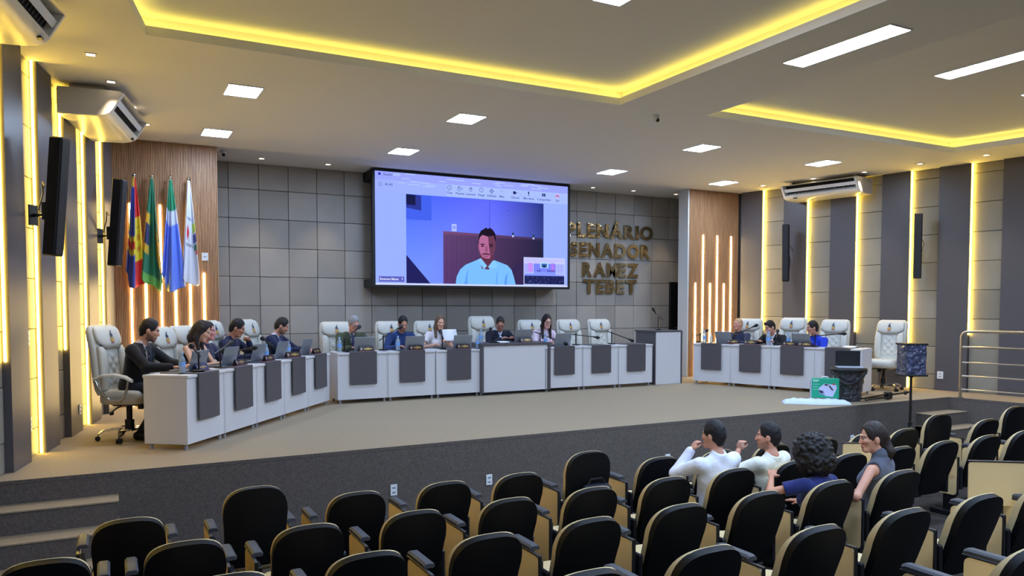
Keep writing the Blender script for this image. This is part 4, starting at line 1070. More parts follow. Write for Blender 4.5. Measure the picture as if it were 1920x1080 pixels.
m = MB(); m.lathe([(.24, .455), (.272, .46), (.278, .50), (.262, .52), (.20, .525)], n=28); m.build('lid', M_BLACK, t, smooth=True)
m = MB(); m.tube([(-.25+.5*k/14, -.20-.07*math.sin(PI*k/14), .47-.19*math.sin(PI*k/14)) for k in range(15)], .018, 8); m.build('carry_strap', M_BLACK, t, smooth=True)
lt = thing('laptop', (10.34, 8.20, .526), math.radians(-40)+PI, 'open laptop with a black screen standing on the wrapped bin', 'laptop')
m = MB(); m.box(-.19, .19, -.13, .13, 0, .016, .004); m.build('base', mat('silver_laptop', (176, 182, 196), .4), lt)
m = MB(); m.T = Matrix.Translation((0, -.125, .014)) @ Matrix.Rotation(math.radians(-0), 4, 'X'); m.box(-.185, .185, -.012, 0, 0, .245, .004); m.build('lid', M_BLACK, lt)
m = MB(); m.T = Matrix.Translation((0, -.125, .014)); m.box(-.178, .178, .0, .002, .012, .238); m.build('display', M_SCREENOFF, lt)
# green projector box lying against the bin
t = thing('projector_box', (9.80, 8.20, .072), math.radians(-42), 'green and white projector carton on the folded white cloth', 'box')
M_GBOX = mat('green_carton', (22, 158, 122), .5); M_WBOX = mat('white_carton', (206, 212, 230), .6)
m = MB(); m.box(-.20, .20, 0, .16, 0, .30, .003); m.m = 1; m.box(-.206, -.2005, .0, .16, 0, .30)
m.build('carton', [M_GBOX, M_WBOX], t)
m = MB()
def onb(c, pts, k): m.col = s2l(c); m.poly([(x, -.0012-.0004*k, z) for x, z in pts])
onb((196, 198, 226), [(-.09, .075), (-.09, .16), (-.01, .225), (.16, .205), (.165, .15), (.11, .02), (.0, .035)], 0)
onb((150, 152, 186), [(-.09, .075), (-.09, .13), (-.015, .10), (.0, .035)], 1)
onb((44, 46, 62), [(-.085, .085), (-.085, .125), (-.03, .11), (-.03, .07)], 2); onb((40, 44, 60), [(-.02, .20), (.0, .222), (.05, .21), (.03, .19)], 2)
onb((40, 46, 62), [(.045, .19), (.065, .20), (.12, .13), (.10, .115)], 2); onb((196, 60, 66), [(.10, .215), (.12, .235), (.14, .215), (.12, .20)], 3)
for i in range(4): onb((150, 216, 196), [(-.18, .25-.04*i), (-.11+.02*(i % 2), .25-.04*i), (-.11+.02*(i % 2), .258-.04*i), (-.18, .258-.04*i)], 1)
onb((210, 240, 230), [(-.185, .268), (-.09, .268), (-.09, .280), (-.185, .280)], 1)
m.build('print', vcol_mat('carton_print', .5), t, colors=True)
m = MB()
for i in range(7): m.box(-.2075, -.2062, .03+.012*(i % 3), .12, .03+.035*i, .042+.035*i)
m.build('side_print', M_EDGE, t)
m = MB(); m.tube([(-.05, .08, .30), (-.04, .08, .325), (.04, .08, .325), (.05, .08, .30)], .01, 8); m.build('carry_handle', M_WPLAST, t, smooth=True)
# folded white cloth
m = MB(); n, k_ = 40, 10; rings = []; rnd = random.Random(2)
for j in range(k_+1):
    v = j/k_; h = .085*math.sin(PI*v)**.6
rng = np.random.RandomState(3); V = []; Fs = []
NU, NV = 44, 20
for j in range(NV+1):
    for i in range(NU+1):
        u, v = i/NU, j/NV; x = (u-.5)*.98; y = (v-.5)*.34*(1-.25*abs(2*u-1)**4)
        ed = max(0, 1-abs(2*u-1)**6)*max(0, 1-abs(2*v-1)**4)
        z = ed**.4*(.062+.008*math.sin(x*24+y*30)+.006*math.sin(x*50-y*22))+.002
        V.append((x, y+.02*math.sin(u*9), z))
for j in range(NV):
    for i in range(NU): a_ = j*(NU+1)+i; Fs.append((a_, a_+1, a_+NU+2, a_+NU+1))
m = MB(); m.add(V, Fs); o = m.build('folded_cloth', mat('white_cloth', (206, 220, 244), .8), None, smooth=180, loc=(9.60, 8.20, .001), rot=math.radians(-36), label='folded white cloth lying on the stage under the green carton', cat='cloth')
# folded black tripod lying down
t = thing('folded_tripod', (10.62, 8.0, .04), math.radians(2), 'folded black tripod stand lying along the stage edge', 'tripod')
for i, (dy, dz) in enumerate(((-.03, 0), (.03, 0), (0, .05))):
    m = MB(); m.tube([(-.25, dy*2.2, dz*.3), (.42, dy, dz)], .014, 8); m.build('leg', M_BLACKM, t, smooth=True)
m = MB(); m.box(.36, .46, -.05, .05, -.03, .08, .01); m.build('leg_hub', M_BLACK, t)
m = MB(); m.tube([(.40, 0, .03), (1.0, 0, .05)], .016, 10); m.build('centre_pole', M_BLACKM, t, smooth=True)
m = MB(); m.sphere((.86, 0, .045), .035, 12, 8); m.build('knob', M_BLACK, t, smooth=True)
# speaker wrapped in film on a tripod in the hall
SPX, SPY = 10.20, 7.05
t = thing('speaker_stand', (SPX, SPY, -.80), 0, 'black tripod speaker stand in front of the right steps', 'stand')
m = MB(); m.tube([(0, 0, .25), (0, 0, 1.28)], .018, 10); m.build('pole', M_BLACKM, t, smooth=True)
m = MB(); m.cyl((0, 0), .03, .55, .63, 12); m.build('collar', M_BLACK, t, smooth=True)
for i in range(3):
    a_ = 2*PI*i/3+.4; m = MB(); m.tube([(0, 0, .60), (.42*math.cos(a_), .42*math.sin(a_), .012)], .013, 8); m.tube([(0, 0, .28), (.24*math.cos(a_), .24*math.sin(a_), .27)], .009, 6); m.build('leg', M_BLACKM, t, smooth=True)
t = thing('wrapped_speaker', (SPX, SPY, .49), math.radians(-22), 'loudspeaker wrapped in blue plastic film on the tripod stand', 'speaker')
m = MB(); rings = []; rnd = random.Random(9)
for j in range(12):
    z = .03+.42*j/11; rings.append([(x+rnd.uniform(-.004, .004), y+rnd.uniform(-.004, .004), z) for x, y, _ in sup(.155, .14, 28, 7)])
m.loft(rings); m.build('wrapped_cabinet', M_FILM, t, smooth=True)
m = MB(); m.box(-.16, .16, -.145, .145, .45, .475, .006); m.build('lid_edge', M_BLACK, t); m = MB(); m.box(-.165, .165, -.15, .15, .005, .03, .006); m.cyl((0, 0), .03, -.02, .006, 12); m.build('bottom_edge', M_BLACK, t)
# handrail along the side platform
t = thing('handrail', (12.24, 7.62, 0), 0, 'steel handrail along the platform on the right', 'handrail')
def rp(s_, z): return (.045+(STAGE_Y-7.62)*0+s_*.207, -s_*.978, z)
m = MB(); m.tube([rp(0, .0), rp(0, 1.0), rp(.02, 1.05), rp(.07, 1.08), rp(.2, 1.085), rp(5.2, 1.085)], .024, 10); m.build('top_rail', M_STEEL, t, smooth=True)
for z in (.83, .58, .36, .14):
    m = MB(); m.tube([rp(.0, z), rp(5.2, z)], .013 if z < .8 else .02, 8); m.build('bar', M_STEEL, t, smooth=True)
for s_ in (1.7, 3.4, 5.1):
    m = MB(); m.tube([rp(s_, 0), rp(s_, 1.08)], .022, 10); m.build('post', M_STEEL, t, smooth=True)
m = MB(); m.cyl(rp(0, 0)[:2], .05, .001, .012, 14); m.build('foot_plate', M_STEEL, t, smooth=True)
# ================================================================ people: one smooth body each, grown from rounded limbs
def rotm(yaw=0, pitch=0, roll=0):
    """head frame: yaw turns towards the person's left (+) , pitch > 0 looks down, roll > 0 tips to the right"""
    return np.array((Matrix.Rotation(yaw, 3, 'Z') @ Matrix.Rotation(-pitch, 3, 'X') @ Matrix.Rotation(roll, 3, 'Y')))
class Field:
    def __init__(s, lo, hi, step, fine=None):
        def ax(a, b_, st): return np.arange(a, b_+st, st)
        s.x = ax(lo[0], hi[0], step); s.y = ax(lo[1], hi[1], step)
        if fine: s.z = np.concatenate([np.arange(lo[2], fine[0], step*1.35), np.arange(fine[0], hi[2]+fine[1], fine[1])])
        else: s.z = ax(lo[2], hi[2], step)
        s.D = np.full((len(s.x), len(s.y), len(s.z)), 1.0, np.float32)
    def sl(s, lo, hi):
        r = []
        for a, l, h in zip((s.x, s.y, s.z), lo, hi):
            i0 = max(0, np.searchsorted(a, l)-1); i1 = min(len(a), np.searchsorted(a, h)+1)
            if i1-i0 < 1: return None
            r.append(slice(i0, i1))
        return tuple(r)
    def _g(s, c):
        return s.x[c[0]][:, None, None].astype(np.float32), s.y[c[1]][None, :, None].astype(np.float32), s.z[c[2]][None, None, :].astype(np.float32)
    def put(s, c, d, k, sub=False):
        A = s.D[c]
        if sub:
            d = -d
            if k <= 0: s.D[c] = np.maximum(A, d); return
            h = np.clip(.5-.5*(A-d)/k, 0, 1); s.D[c] = A*(1-h)+d*h+k*h*(1-h); return
        if k <= 0: s.D[c] = np.minimum(A, d); return
        h = np.clip(.5+.5*(d-A)/k, 0, 1); s.D[c] = d*(1-h)+A*h-k*h*(1-h)
    def cone(s, a, b_, ra, rb, k=.02, sub=False):
        a = np.array(a, np.float32); b_ = np.array(b_, np.float32); m_ = max(ra, rb)+k+.05
        c = s.sl(np.minimum(a, b_)-m_, np.maximum(a, b_)+m_)
        if c is None: return
        X, Y, Z = s._g(c); d = b_-a; L = float(d@d)+1e-9
        t = np.clip(((X-a[0])*d[0]+(Y-a[1])*d[1]+(Z-a[2])*d[2])/L, 0, 1)
        q = np.sqrt((X-a[0]-t*d[0])**2+(Y-a[1]-t*d[1])**2+(Z-a[2]-t*d[2])**2)-(ra+(rb-ra)*t)
        s.put(c, q, k, sub)
    def ell(s, c0, r, R=None, k=.02, sub=False):
        c0 = np.array(c0, np.float32); r = np.array(r, np.float32); m_ = float(r.max())+k+.05
        c = s.sl(c0-m_, c0+m_)
        if c is None: return
        X, Y, Z = s._g(c); X = X-c0[0]; Y = Y-c0[1]; Z = Z-c0[2]
        if R is not None: X, Y, Z = (R[0][0]*X+R[1][0]*Y+R[2][0]*Z, R[0][1]*X+R[1][1]*Y+R[2][1]*Z, R[0][2]*X+R[1][2]*Y+R[2][2]*Z)
        k0 = np.sqrt((X/r[0])**2+(Y/r[1])**2+(Z/r[2])**2); k1 = np.sqrt((X/r[0]**2)**2+(Y/r[1]**2)**2+(Z/r[2]**2)**2)+1e-6
        s.put(c, k0*(k0-1)/k1, k, sub)
    def cut(s, p, n, k=0):
        """keep what lies on the side n points to"""
        n = np.array(n, np.float32); n /= np.linalg.norm(n)
        X, Y, Z = s._g((slice(None),)*3)
        s.put((slice(None),)*3, (X-p[0])*n[0]+(Y-p[1])*n[1]+(Z-p[2])*n[2], k, True)
    def noise(s, amp, freq, seed):
        X, Y, Z = s._g((slice(None),)*3); r = np.random.RandomState(seed); acc = 0
        for _ in range(7):
            f = r.normal(size=3)*freq; acc = acc+np.sin(X*f[0]+Y*f[1]+Z*f[2]+r.uniform(0, 6))
        s.D = s.D+(amp*acc/4).astype(np.float32)
    def mesh(s, name):
        D = s.D; D[0], D[-1], D[:, 0], D[:, -1], D[:, :, 0], D[:, :, -1] = 1, 1, 1, 1, 1, 1
        I = D < 0; nx, ny, nz = D.shape
        cnt = np.zeros((nx-1, ny-1, nz-1), np.int8)
        cr = [(i, j, k) for i in (0, 1) for j in (0, 1) for k in (0, 1)]
        for i, j, k in cr: cnt += I[i:nx-1+i, j:ny-1+j, k:nz-1+k]
        act = (cnt > 0) & (cnt < 8); ci = np.argwhere(act); idx = np.full(act.shape, -1, np.int32); idx[act] = np.arange(len(ci))
        acc = np.zeros((len(ci), 3)); n = np.zeros(len(ci)); ax = (s.x, s.y, s.z)
        for a in cr:
            for d in range(3):
                if a[d]: continue
                b_ = list(a); b_[d] = 1
                ia, ib = ci+np.array(a), ci+np.array(b_)
                da, db = D[tuple(ia.T)], D[tuple(ib.T)]; m_ = (da < 0) != (db < 0)
                t = np.where(m_, da/np.where(m_, da-db, 1), 0)
                for q in range(3):
                    pa, pb = ax[q][ia[:, q]], ax[q][ib[:, q]]; acc[:, q] += np.where(m_, pa+(pb-pa)*t, 0)
                n += m_
        V = acc/n[:, None]; Fs = []
        for d in range(3):
            sl0 = [slice(None)]*3; sl1 = [slice(None)]*3; sl0[d] = slice(0, -1); sl1[d] = slice(1, None)
            A, B = I[tuple(sl0)], I[tuple(sl1)]; e = np.argwhere(A != B); o1, o2 = (d+1) % 3, (d+2) % 3
            e = e[(e[:, o1] > 0) & (e[:, o2] > 0) & (e[:, o1] < D.shape[o1]-1) & (e[:, o2] < D.shape[o2]-1)]
            def g(u, v_):
                q = e.copy(); q[:, o1] -= u; q[:, o2] -= v_; return idx[tuple(q.T)]
            Q = np.stack([g(1, 1), g(0, 1), g(0, 0), g(1, 0)], 1); fl = ~A[tuple(e.T)]; Q[fl] = Q[fl][:, ::-1]; Fs.append(Q)
        Fs = np.concatenate(Fs)
        me = bpy.data.meshes.new(name); me.vertices.add(len(V)); me.vertices.foreach_set('co', V.astype(np.float32).ravel())
        me.loops.add(len(Fs)*4); me.loops.foreach_set('vertex_index', Fs.astype(np.int32).ravel()); me.polygons.add(len(Fs)); me.polygons.foreach_set('loop_start', np.arange(0, len(Fs)*4, 4, dtype=np.int32)); me.update(calc_edges=True); me.validate()
        me.polygons.foreach_set('use_smooth', [True]*len(me.polygons)); return me, V
def ik(a, b_, l1, l2, pole):
    a, b_, pole = map(np.array, (a, b_, pole)); d = b_-a; L = np.linalg.norm(d); u = d/L
    if L > (l1+l2)*.995: b_ = a+u*(l1+l2)*.995; L = (l1+l2)*.995
    x = (l1*l1-l2*l2+L*L)/(2*L); h = math.sqrt(max(l1*l1-x*x, 0)); p = pole-u*(pole@u); p = p/(np.linalg.norm(p)+1e-9)
    return a+u*x+p*h, b_
M_SKIN = vcol_mat('skin', .55)
M_HAIRS = {}
def person(key, loc, rz, label, skin=(206, 150, 120), hair=(34, 26, 24), style='short', lean=.15, side=0, twist=0, head=(0, 0, 0), headfwd=.03, hands=None, top=(30, 34, 60), top_kind='jacket', shirt=(226, 230, 238), tie=None,
           pants=(30, 32, 40), sz=.46, sc=.98, beard=0, glasses=False, h=.0105, sleeve=1.0, female=False, legs=True, group='people', bare=False, extra=None, curl=.9, hairlen=.3, collar=None, headscale=1.0, tuck=.26):
    """local frame: +y forward, +x to the person's right, floor at z=0"""
    t = thing('person', (loc[0], loc[1], loc[2] if len(loc) > 2 else 0), rz, label, 'person', group)
    t.scale = (sc, sc, sc)
    w_ = .92 if female else 1.0
    P = np.array((0, 0, sz+.10)); up = np.array((math.sin(side), math.sin(lean)*math.cos(side), math.cos(lean)*math.cos(side))); fw = np.array((0, math.cos(lean), -math.sin(lean)))
    rtv = np.cross(fw, up)*1.0
    rtv = rtv/np.linalg.norm(rtv); Rt = np.array(Matrix.Rotation(twist, 3, Vector(up)))
    rs = Rt @ rtv; fs = Rt @ fw
    def B(x, y, z, tw=1): return P+(rs if tw else rtv)*x+(fs if tw else fw)*y+up*z
    N = B(0, -.01, .50); HR = rotm(*head); Hc = N+np.array((0, headfwd, 0))+up*.075+HR @ np.array((0, .025, .095))*headscale
    def HH(x, y, z): return Hc+HR @ (np.array((x, y, z))*headscale)
    SHW = .192*w_
    S = {s_: B(s_*SHW, -.005, .445) for s_ in (-1, 1)}
    hands = hands or {}; arms = {}
    for s_ in (-1, 1):
        hd = hands.get(s_, (s_*.14, .42, .80)); pole = (s_*.8, -.5, -.7)
        if len(hd) > 3: pole = hd[3]
        e, wv = ik(S[s_], hd[:3], .285, .255, pole); arms[s_] = (e, wv)
    lo = np.array((-.50, -.34, 0.0)); hi = np.array((.50, .75, 1.5))
    allp = [S[1], S[-1], Hc]+[q for a in arms.values() for q in a]
    mn = np.min(allp, 0)-.22; mx = np.max(allp, 0)+.22
    lo = np.array((min(mn[0], -.24), min(mn[1], -.24), 0.0)); hi = np.array((max(mx[0], .24), max(mx[1], .62), Hc[2]+.22))
    def skel_torso(f, o, lowcut=False):
        f.ell(B(0, 0, .02, 0), (.165*w_+o, .125+o, .12+o), k=0)
        f.ell(B(0, .01, .15), (.145*w_+o, .11+o, .15+o), k=.06)
        f.ell(B(0, .005, .31), (.168*w_+o, .115+o, .155+o), k=.06)
        f.cone(B(-.135*w_, -.01, .42), B(.135*w_, -.01, .42), .062+o, .062+o, .05)
        f.cone(B(-.07, -.02, .45), B(0, -.015, .50), .05+o, .052+o*.4, .04); f.cone(B(.07, -.02, .45), B(0, -.015, .50), .05+o, .052+o*.4, .04)
        if female: 
            for s_ in (-1, 1): f.ell(B(s_*.065, .09, .31), (.06+o, .05+o, .06+o), k=.03)
    def skel_arms(f, o, frac=1.0):
        for s_ in (-1, 1):
            e, wv = arms[s_]; S_ = S[s_]
            f.cone(S_, e, (.052 if not female else .044)+o, (.041 if not female else .036)+o, .03)
            if frac >= 1: f.cone(e, e+(wv-e)*min(1, frac-.0)*.93, .042*(.9 if female else 1)+o, .030*(.9 if female else 1)+o, .02)
    def skel_legs(f, o):
        for s_ in (-1, 1):
            hp = np.array((s_*.09, .02, sz+.09)); kn = np.array((s_*.11, .44, sz+.04)); an = np.array((s_*.11, .40-tuck, .09))
            f.cone(hp, kn, .088+o, .062+o, .03); f.cone(kn, an, .058+o, .040+o, .02)
    # ---- body
    f = Field(lo, hi, h, (Hc[2]-.17, min(h, .0065)))
    skel_torso(f, -.012); skel_arms(f, -.004)
    if legs:
        skel_legs(f, -.012)
        for s_ in (-1, 1): f.cone((s_*.11, .38-tuck, .05), (s_*.125, .56-tuck, .035), .045, .035, .02)
    f.cone(N-up*.03, HH(0, -.02, -.06), .054*(.9 if female else 1), .05*(.9 if female else 1), .03)
    hs = headscale
    f.ell(HH(0, -.012, .035), np.array((.073, .093, .088))*hs, HR, .02)
    f.ell(HH(0, .022, -.035), np.array((.060 if not female else .056, .068, .078))*hs, HR, .03)
    f.cone(HH(-.02, .07, -.092), HH(.02, .07, -.092), .020*hs, .020*hs, .03)
    for s_ in (-1, 1):
        f.ell(HH(s_*.032, .062, -.012), np.array((.026, .028, .02))*hs, HR, .02)
        f.ell(HH(s_*.075, -.012, -.008), np.array((.010, .020, .032))*hs, HR, .008)
        f.ell(HH(s_*.031, .094, .014), np.array((.017, .012, .010))*hs, HR, .010, True)
        f.ell(HH(s_*.031, .080, .013), np.array((.013, .010, .009))*hs, HR, .003)
        f.cone(HH(s_*.015, .088, .033), HH(s_*.046, .074, .031), .008*hs, .006*hs, .012)
    f.cone(HH(0, .088, .022), HH(0, .104, -.022), .008*hs, .012*hs, .012); f.ell(HH(0, .100, -.026), np.array((.018, .013, .010))*hs, HR, .008)
    f.ell(HH(0, .088, -.054), np.array((.024, .014, .006))*hs, HR, .006); f.ell(HH(0, .085, -.065), np.array((.021, .014, .007))*hs, HR, .006)
    for s_ in (-1, 1):
        e, wv = arms[s_]; d = (wv-e)/np.linalg.norm(wv-e)
        side_ = np.cross(d, np.array((0, 0, 1.))); side_ = side_/(np.linalg.norm(side_)+1e-9); nrm = np.cross(side_, d)
        pc = wv+d*.045; f.ell(pc, (.040, .047, .018), np.stack([side_, d, nrm], 1), .015)
        for q, (off, L1) in enumerate(((-.030, .058), (-.011, .070), (.010, .072), (.030, .062))):
            a0 = wv+d*.075+side_*off; a1 = a0+(d*math.cos(curl*.5)-nrm*math.sin(curl*.5))*L1*.5; a2 = a1+(d*math.cos(curl*1.3)-nrm*math.sin(curl*1.3))*L1*.5
            f.cone(a0, a1, .0095, .0085, .006); f.cone(a1, a2, .0085, .007, .004)
        th = wv+d*.02-side_*.035*s_; t1 = th+(d*.8-side_*.6*s_-nrm*.3)*.035; f.cone(th, t1, .013, .010, .012); f.cone(t1, t1+(d*.9-nrm*.4)*.03, .010, .008, .004)
    if extra: extra(f, B, HH, HR)
    me, V = f.mesh('body')
    L = ((V-Hc) @ HR)/hs; base = np.array(s2l(skin)); hc = np.array(s2l(hair)); C = np.tile(base, (len(V), 1))
    def mix(mask, col, a): C[mask] = C[mask]*(1-a)+np.array(col)*a
    def E_(cx, cy, cz_, rx, ry, rz_): return ((L[:, 0]-cx)/rx)**2+((L[:, 1]-cy)/ry)**2+((L[:, 2]-cz_)/rz_)**2 < 1
    mix(E_(0, .09, -.02, .06, .05, .03), s2l((min(255, skin[0]+6), skin[1]-10, skin[2]-8)), .4)
    if beard:
        jaw = (L[:, 2] < -.028-.40*np.clip(L[:, 1], 0, .08)) & (L[:, 2] > -.118+.25*np.clip(.03-L[:, 1], 0, 1)) & (L[:, 1] > -.012) & (np.abs(L[:, 0]) < .085)
        mou = (np.abs(L[:, 0]) < .032) & (L[:, 2] < -.040) & (L[:, 2] > -.052) & (L[:, 1] > .06)
        mix((jaw | mou) & ~E_(0, .1, -.06, .022, .03, .007), hc, beard*.8)
    mix(E_(0, .095, -.0595, .024, .03, .009), s2l((176, 92, 92) if female else (166, 100, 88)), .75)
    for s_ in (-1, 1):
        mix(E_(s_*.031, .092, .013, .016, .03, .0085), s2l((226, 220, 216)), .7); mix(E_(s_*.031, .094, .012, .008, .03, .009), s2l((36, 24, 20)), .9)
        mix(E_(s_*.031, .092, .0205, .018, .03, .004), s2l((50, 34, 30)), .7); mix(E_(s_*.033, .09, .034, .024, .03, .0058), hc*.8, .85)
    if not bare:
        pass
    at_ = me.color_attributes.new('col', 'FLOAT_COLOR', 'POINT'); at_.data.foreach_set('color', np.concatenate([C, np.ones((len(C), 1))], 1).astype(np.float32).ravel())
    me.materials.append(M_SKIN); body = obj('body', me, t)
    # ---- clothes
    def cloth_obj(nm, fld, col, rough=.8):
        me_, _ = fld.mesh(nm); mk = 'cloth_%d_%d_%d' % col
        me_.materials.append(mat(mk, col, rough, spec=.25, sheen=.15, noise=(9, .10, 3), bump=(14, .35, .03))); return obj(nm, me_, t)
    hi2 = np.array((hi[0], hi[1], N[2]+.10)); ch = h*1.1
    neck_n = up*1.0-fs*.35
    if legs:
        f = Field((lo[0], lo[1], .05), (hi[0], max(hi[1], .62), sz+.32), h*1.4); skel_legs(f, .004); f.ell(B(0, 0, .02, 0), (.170*w_, .132, .12), k=.05); f.cut((0, 0, .09), (0, 0, 1)); cloth_obj('trousers', f, pants)
        f = Field((-.22, .28-tuck, 0), (.22, .66-tuck, .16), .011)
        for s_ in (-1, 1): f.cone((s_*.11, .37-tuck, .055), (s_*.125, .57-tuck, .038), .052, .042, .02)
        f.cut((0, 0, .006), (0, 0, 1)); cloth_obj('shoes', f, (24, 22, 22), .4)
    if top_kind == 'jacket':
        f = Field((lo[0], lo[1], P[2]-.1), hi2, ch); skel_torso(f, .004); f.cone(N-up*.02, N+up*.045, .060, .058, .02); f.cut(N+up*.050+fs*.0, -neck_n); cloth_obj('shirt', f, shirt)
        f = Field((lo[0], lo[1], P[2]-.14), hi2, ch); skel_torso(f, .018); skel_arms(f, .016); f.cut(N+up*.022, -(up-fs*.12))
        # open front
        for k in range(7):
            z = .20+.045*k; f.ell(B(0, .16, z), (.010+.012*k, .10, .035), np.stack([rs, fs, up], 1), 0.004, True)
        f.cone(N+fs*.03+up*.03, N+fs*.10-up*.02, .045, .04, .01, True)
        cloth_obj('jacket', f, top)
        for s_ in (-1, 1):
            m = MB(); q = [B(s_*.012, .142, .20), B(s_*.055, .150, .34), B(s_*.085, .135, .42), B(s_*.052, .10, .475), B(s_*.040, .115, .44)]
            m.poly([tuple(v) for v in q]); o = m.build('lapel', mat('lapel_%d_%d_%d' % top, tuple(max(0, c-8) for c in top), .7), t); md = o.modifiers.new('t', 'SOLIDIFY'); md.thickness = .008; md.offset = 0
    else:
        f = Field((lo[0], lo[1], P[2]-.14), hi2, ch); skel_torso(f, .010); 
        if sleeve > 0:
            skel_arms(f, .012, 1.0 if sleeve >= 1 else .5)
            if sleeve < 1:
                for s_ in (-1, 1):
                    e, _w = arms[s_]; d = e-S[s_]; f.cone(S[s_], S[s_]+d*sleeve*1.2, .062, .058, .02); f.cut
        if top_kind == 'bare_shoulder': f.cut(B(0, 0, .375), -up)
        elif top_kind == 'tank':
            f.cut(N+up*.02, -(up-fs*.15))
            for s_ in (-1, 1): f.ell(S[s_]+rs*s_*.012, (.075, .075, .085), k=.01, sub=True)
            f.cone(N-up*.01, N+up*.035, .062, .060, .02)
        else:
            f.cone(N-up*.02, N+up*(.045 if collar else .01), .060, .060, .02); f.cut(N+up*(.05 if collar else .03), -neck_n)
            if collar == 'v': f.cone(N+fs*.10+up*.02, B(0, .14, .40), .035, .010, .005, True)
        if sleeve < 1 and sleeve > 0:
            for s_ in (-1, 1):
                e, _w = arms[s_]; d = (e-S[s_]); 
                f.cone(S[s_]+d*(sleeve+.28), e+d*.3, .085, .085, 0, True)
                f.cone(e, _w, .075, .06, 0, True)
        cloth_obj('shirt' if top_kind != 'blouse' else 'blouse', f, top)
    if tie:
        m = MB(); pts = [(N+fs*.066-up*.005, .016), (B(0, .130, .415), .020), (B(0, .140, .30), .030), (B(0, .135, .17), .036), (B(0, .13, .12), .008)]
        m.loft([[tuple(p-rs*wd-fs*.004), tuple(p+rs*wd-fs*.004), tuple(p+rs*wd*.8+fs*.007), tuple(p-rs*wd*.8+fs*.007)] for p, wd in pts]); m.build('tie', mat('tie_%d_%d_%d' % tie, tie, .5), t, smooth=True)
    # ---- hair
    if style != 'bald':
        pad = .36 if style in ('long', 'pony') else .24 if style == 'curly' else .15
        f = Field(Hc-np.array((.17 if style != 'curly' else .24, .2 if style != 'curly' else .25, pad)), Hc+np.array((.17 if style != 'curly' else .24, .2 if style != 'curly' else .25, .17 if style != 'curly' else .24)), .0072)
        if style == 'curly':
            f.ell(HH(0, -.045, .045), (.155, .15, .15), HR, 0); f.ell(HH(0, -.07, -.05), (.16, .13, .12), HR, .05); 
            rq = np.random.RandomState(6)
            for _ in range(420):
                v_ = rq.normal(size=3); v_ /= np.linalg.norm(v_)
                c0 = HH(*(np.array((0, -.045, .045))+v_*np.array((.155, .15, .15)))) if rq.rand() < .65 else HH(*(np.array((0, -.07, -.05))+v_*np.array((.16, .13, .12))))
                f.ell(c0, np.array((.017, .017, .017))*rq.uniform(.7, 1.3), None, .006)
            f.ell(HH(0, .11, -.03), (.075, .08, .10), HR, .01, True)
        else:
            tp = .020 if style != 'crop' else .008; sd = .005 if style != 'crop' else .003
            f.ell(HH(0, -.016, .040), np.array((.073+sd, .093+sd*1.6, .088+tp))*hs, HR, 0)
            f.cone(HH(0, -.066, -.005), HH(0, -.058, -.055), .052*hs, .044*hs, .03)
            if style == 'quiff': f.cone(HH(-.032, .058, .108), HH(.036, .058, .104), .024, .024, .02)
            if style in ('long', 'pony'): f.ell(HH(0, .130, .004), np.array((.076, .100, .116))*hs, HR, .006, True)
            else:
                f.ell(HH(0, .122, .010), np.array((.080, .082, .118))*hs, HR, .006, True)
                for s_ in (-1, 1): f.ell(HH(s_*.085, .016, -.052), np.array((.05, .052, .048))*hs, HR, .006, True)
            for s_ in (-1, 1):
                if style != 'long': f.ell(HH(s_*.085, -.010, -.014), np.array((.03, .022, .036))*hs, HR, .004, True)
            f.cut(HH(0, -.05, -.088), HR @ np.array((0, 0, 1.)), .01)
            if style == 'long':
                for s_ in (-1, 1):
                    a0, a1 = HH(s_*.060, -.012, .05), HH(s_*.080, -.010, -.09); f.cone(a0, a1, .030, .030, .03); f.cone(a1, a1-np.array((0, 0, hairlen*.6))+fs*.03, .030, .022, .03)
                f.cone(HH(0, -.06, 0), HH(0, -.075, -.12), .075, .06, .03); f.cone(HH(0, -.075, -.12), HH(0, -.075, -.12)-np.array((0, 0, hairlen*.5)), .06, .045, .03)
            if style == 'pony':
                f.cone(HH(0, -.08, .02), HH(0, -.10, -.01), .05, .03, .03); a0 = HH(0, -.115, -.02); a1 = a0-np.array((0, .03, .10)); a2 = a1-np.array((0, -.02, .12)); f.cone(a0, a1, .026, .038, .02); f.cone(a1, a2, .038, .018, .03)
            f.noise(.0022, 130, 3)
        me_, _ = f.mesh('hair')
        mk = 'hair_%d_%d_%d' % hair; me_.materials.append(mat(mk, hair, .5, spec=.4, noise=(60, .25, 4), bump=(120, .6, .01))); obj('hair', me_, t)
    if glasses:
        m = MB()
        for s_ in (-1, 1):
            c0 = HH(s_*.032, .104, .010); R_ = [c0+HR @ np.array((.023*math.cos(a), -.006*abs(math.cos(a)), .017*math.sin(a))) for a in np.linspace(0, 2*PI, 15)]
            m.tube([tuple(p) for p in R_], .0022, 5); m.tube([tuple(HH(s_*.055, .098, .013)), tuple(HH(s_*.078, .04, .012)), tuple(HH(s_*.080, -.015, .010))], .002, 5)
        m.tube([tuple(HH(-.009, .108, .014)), tuple(HH(.009, .108, .014))], .002, 5); m.build('glasses', M_BLACK, t)
    return t, B, HH
NAVY = (26, 32, 58)
G = 'people at the dais'
def at_seat(k, dy=0, dx=0):
    x, y, r = SPOT[k]; return (x-math.sin(r)*dy+math.cos(r)*dx, y+math.cos(r)*dy+math.sin(r)*dx), r
def rd(*a): return tuple(math.radians(v) for v in a)
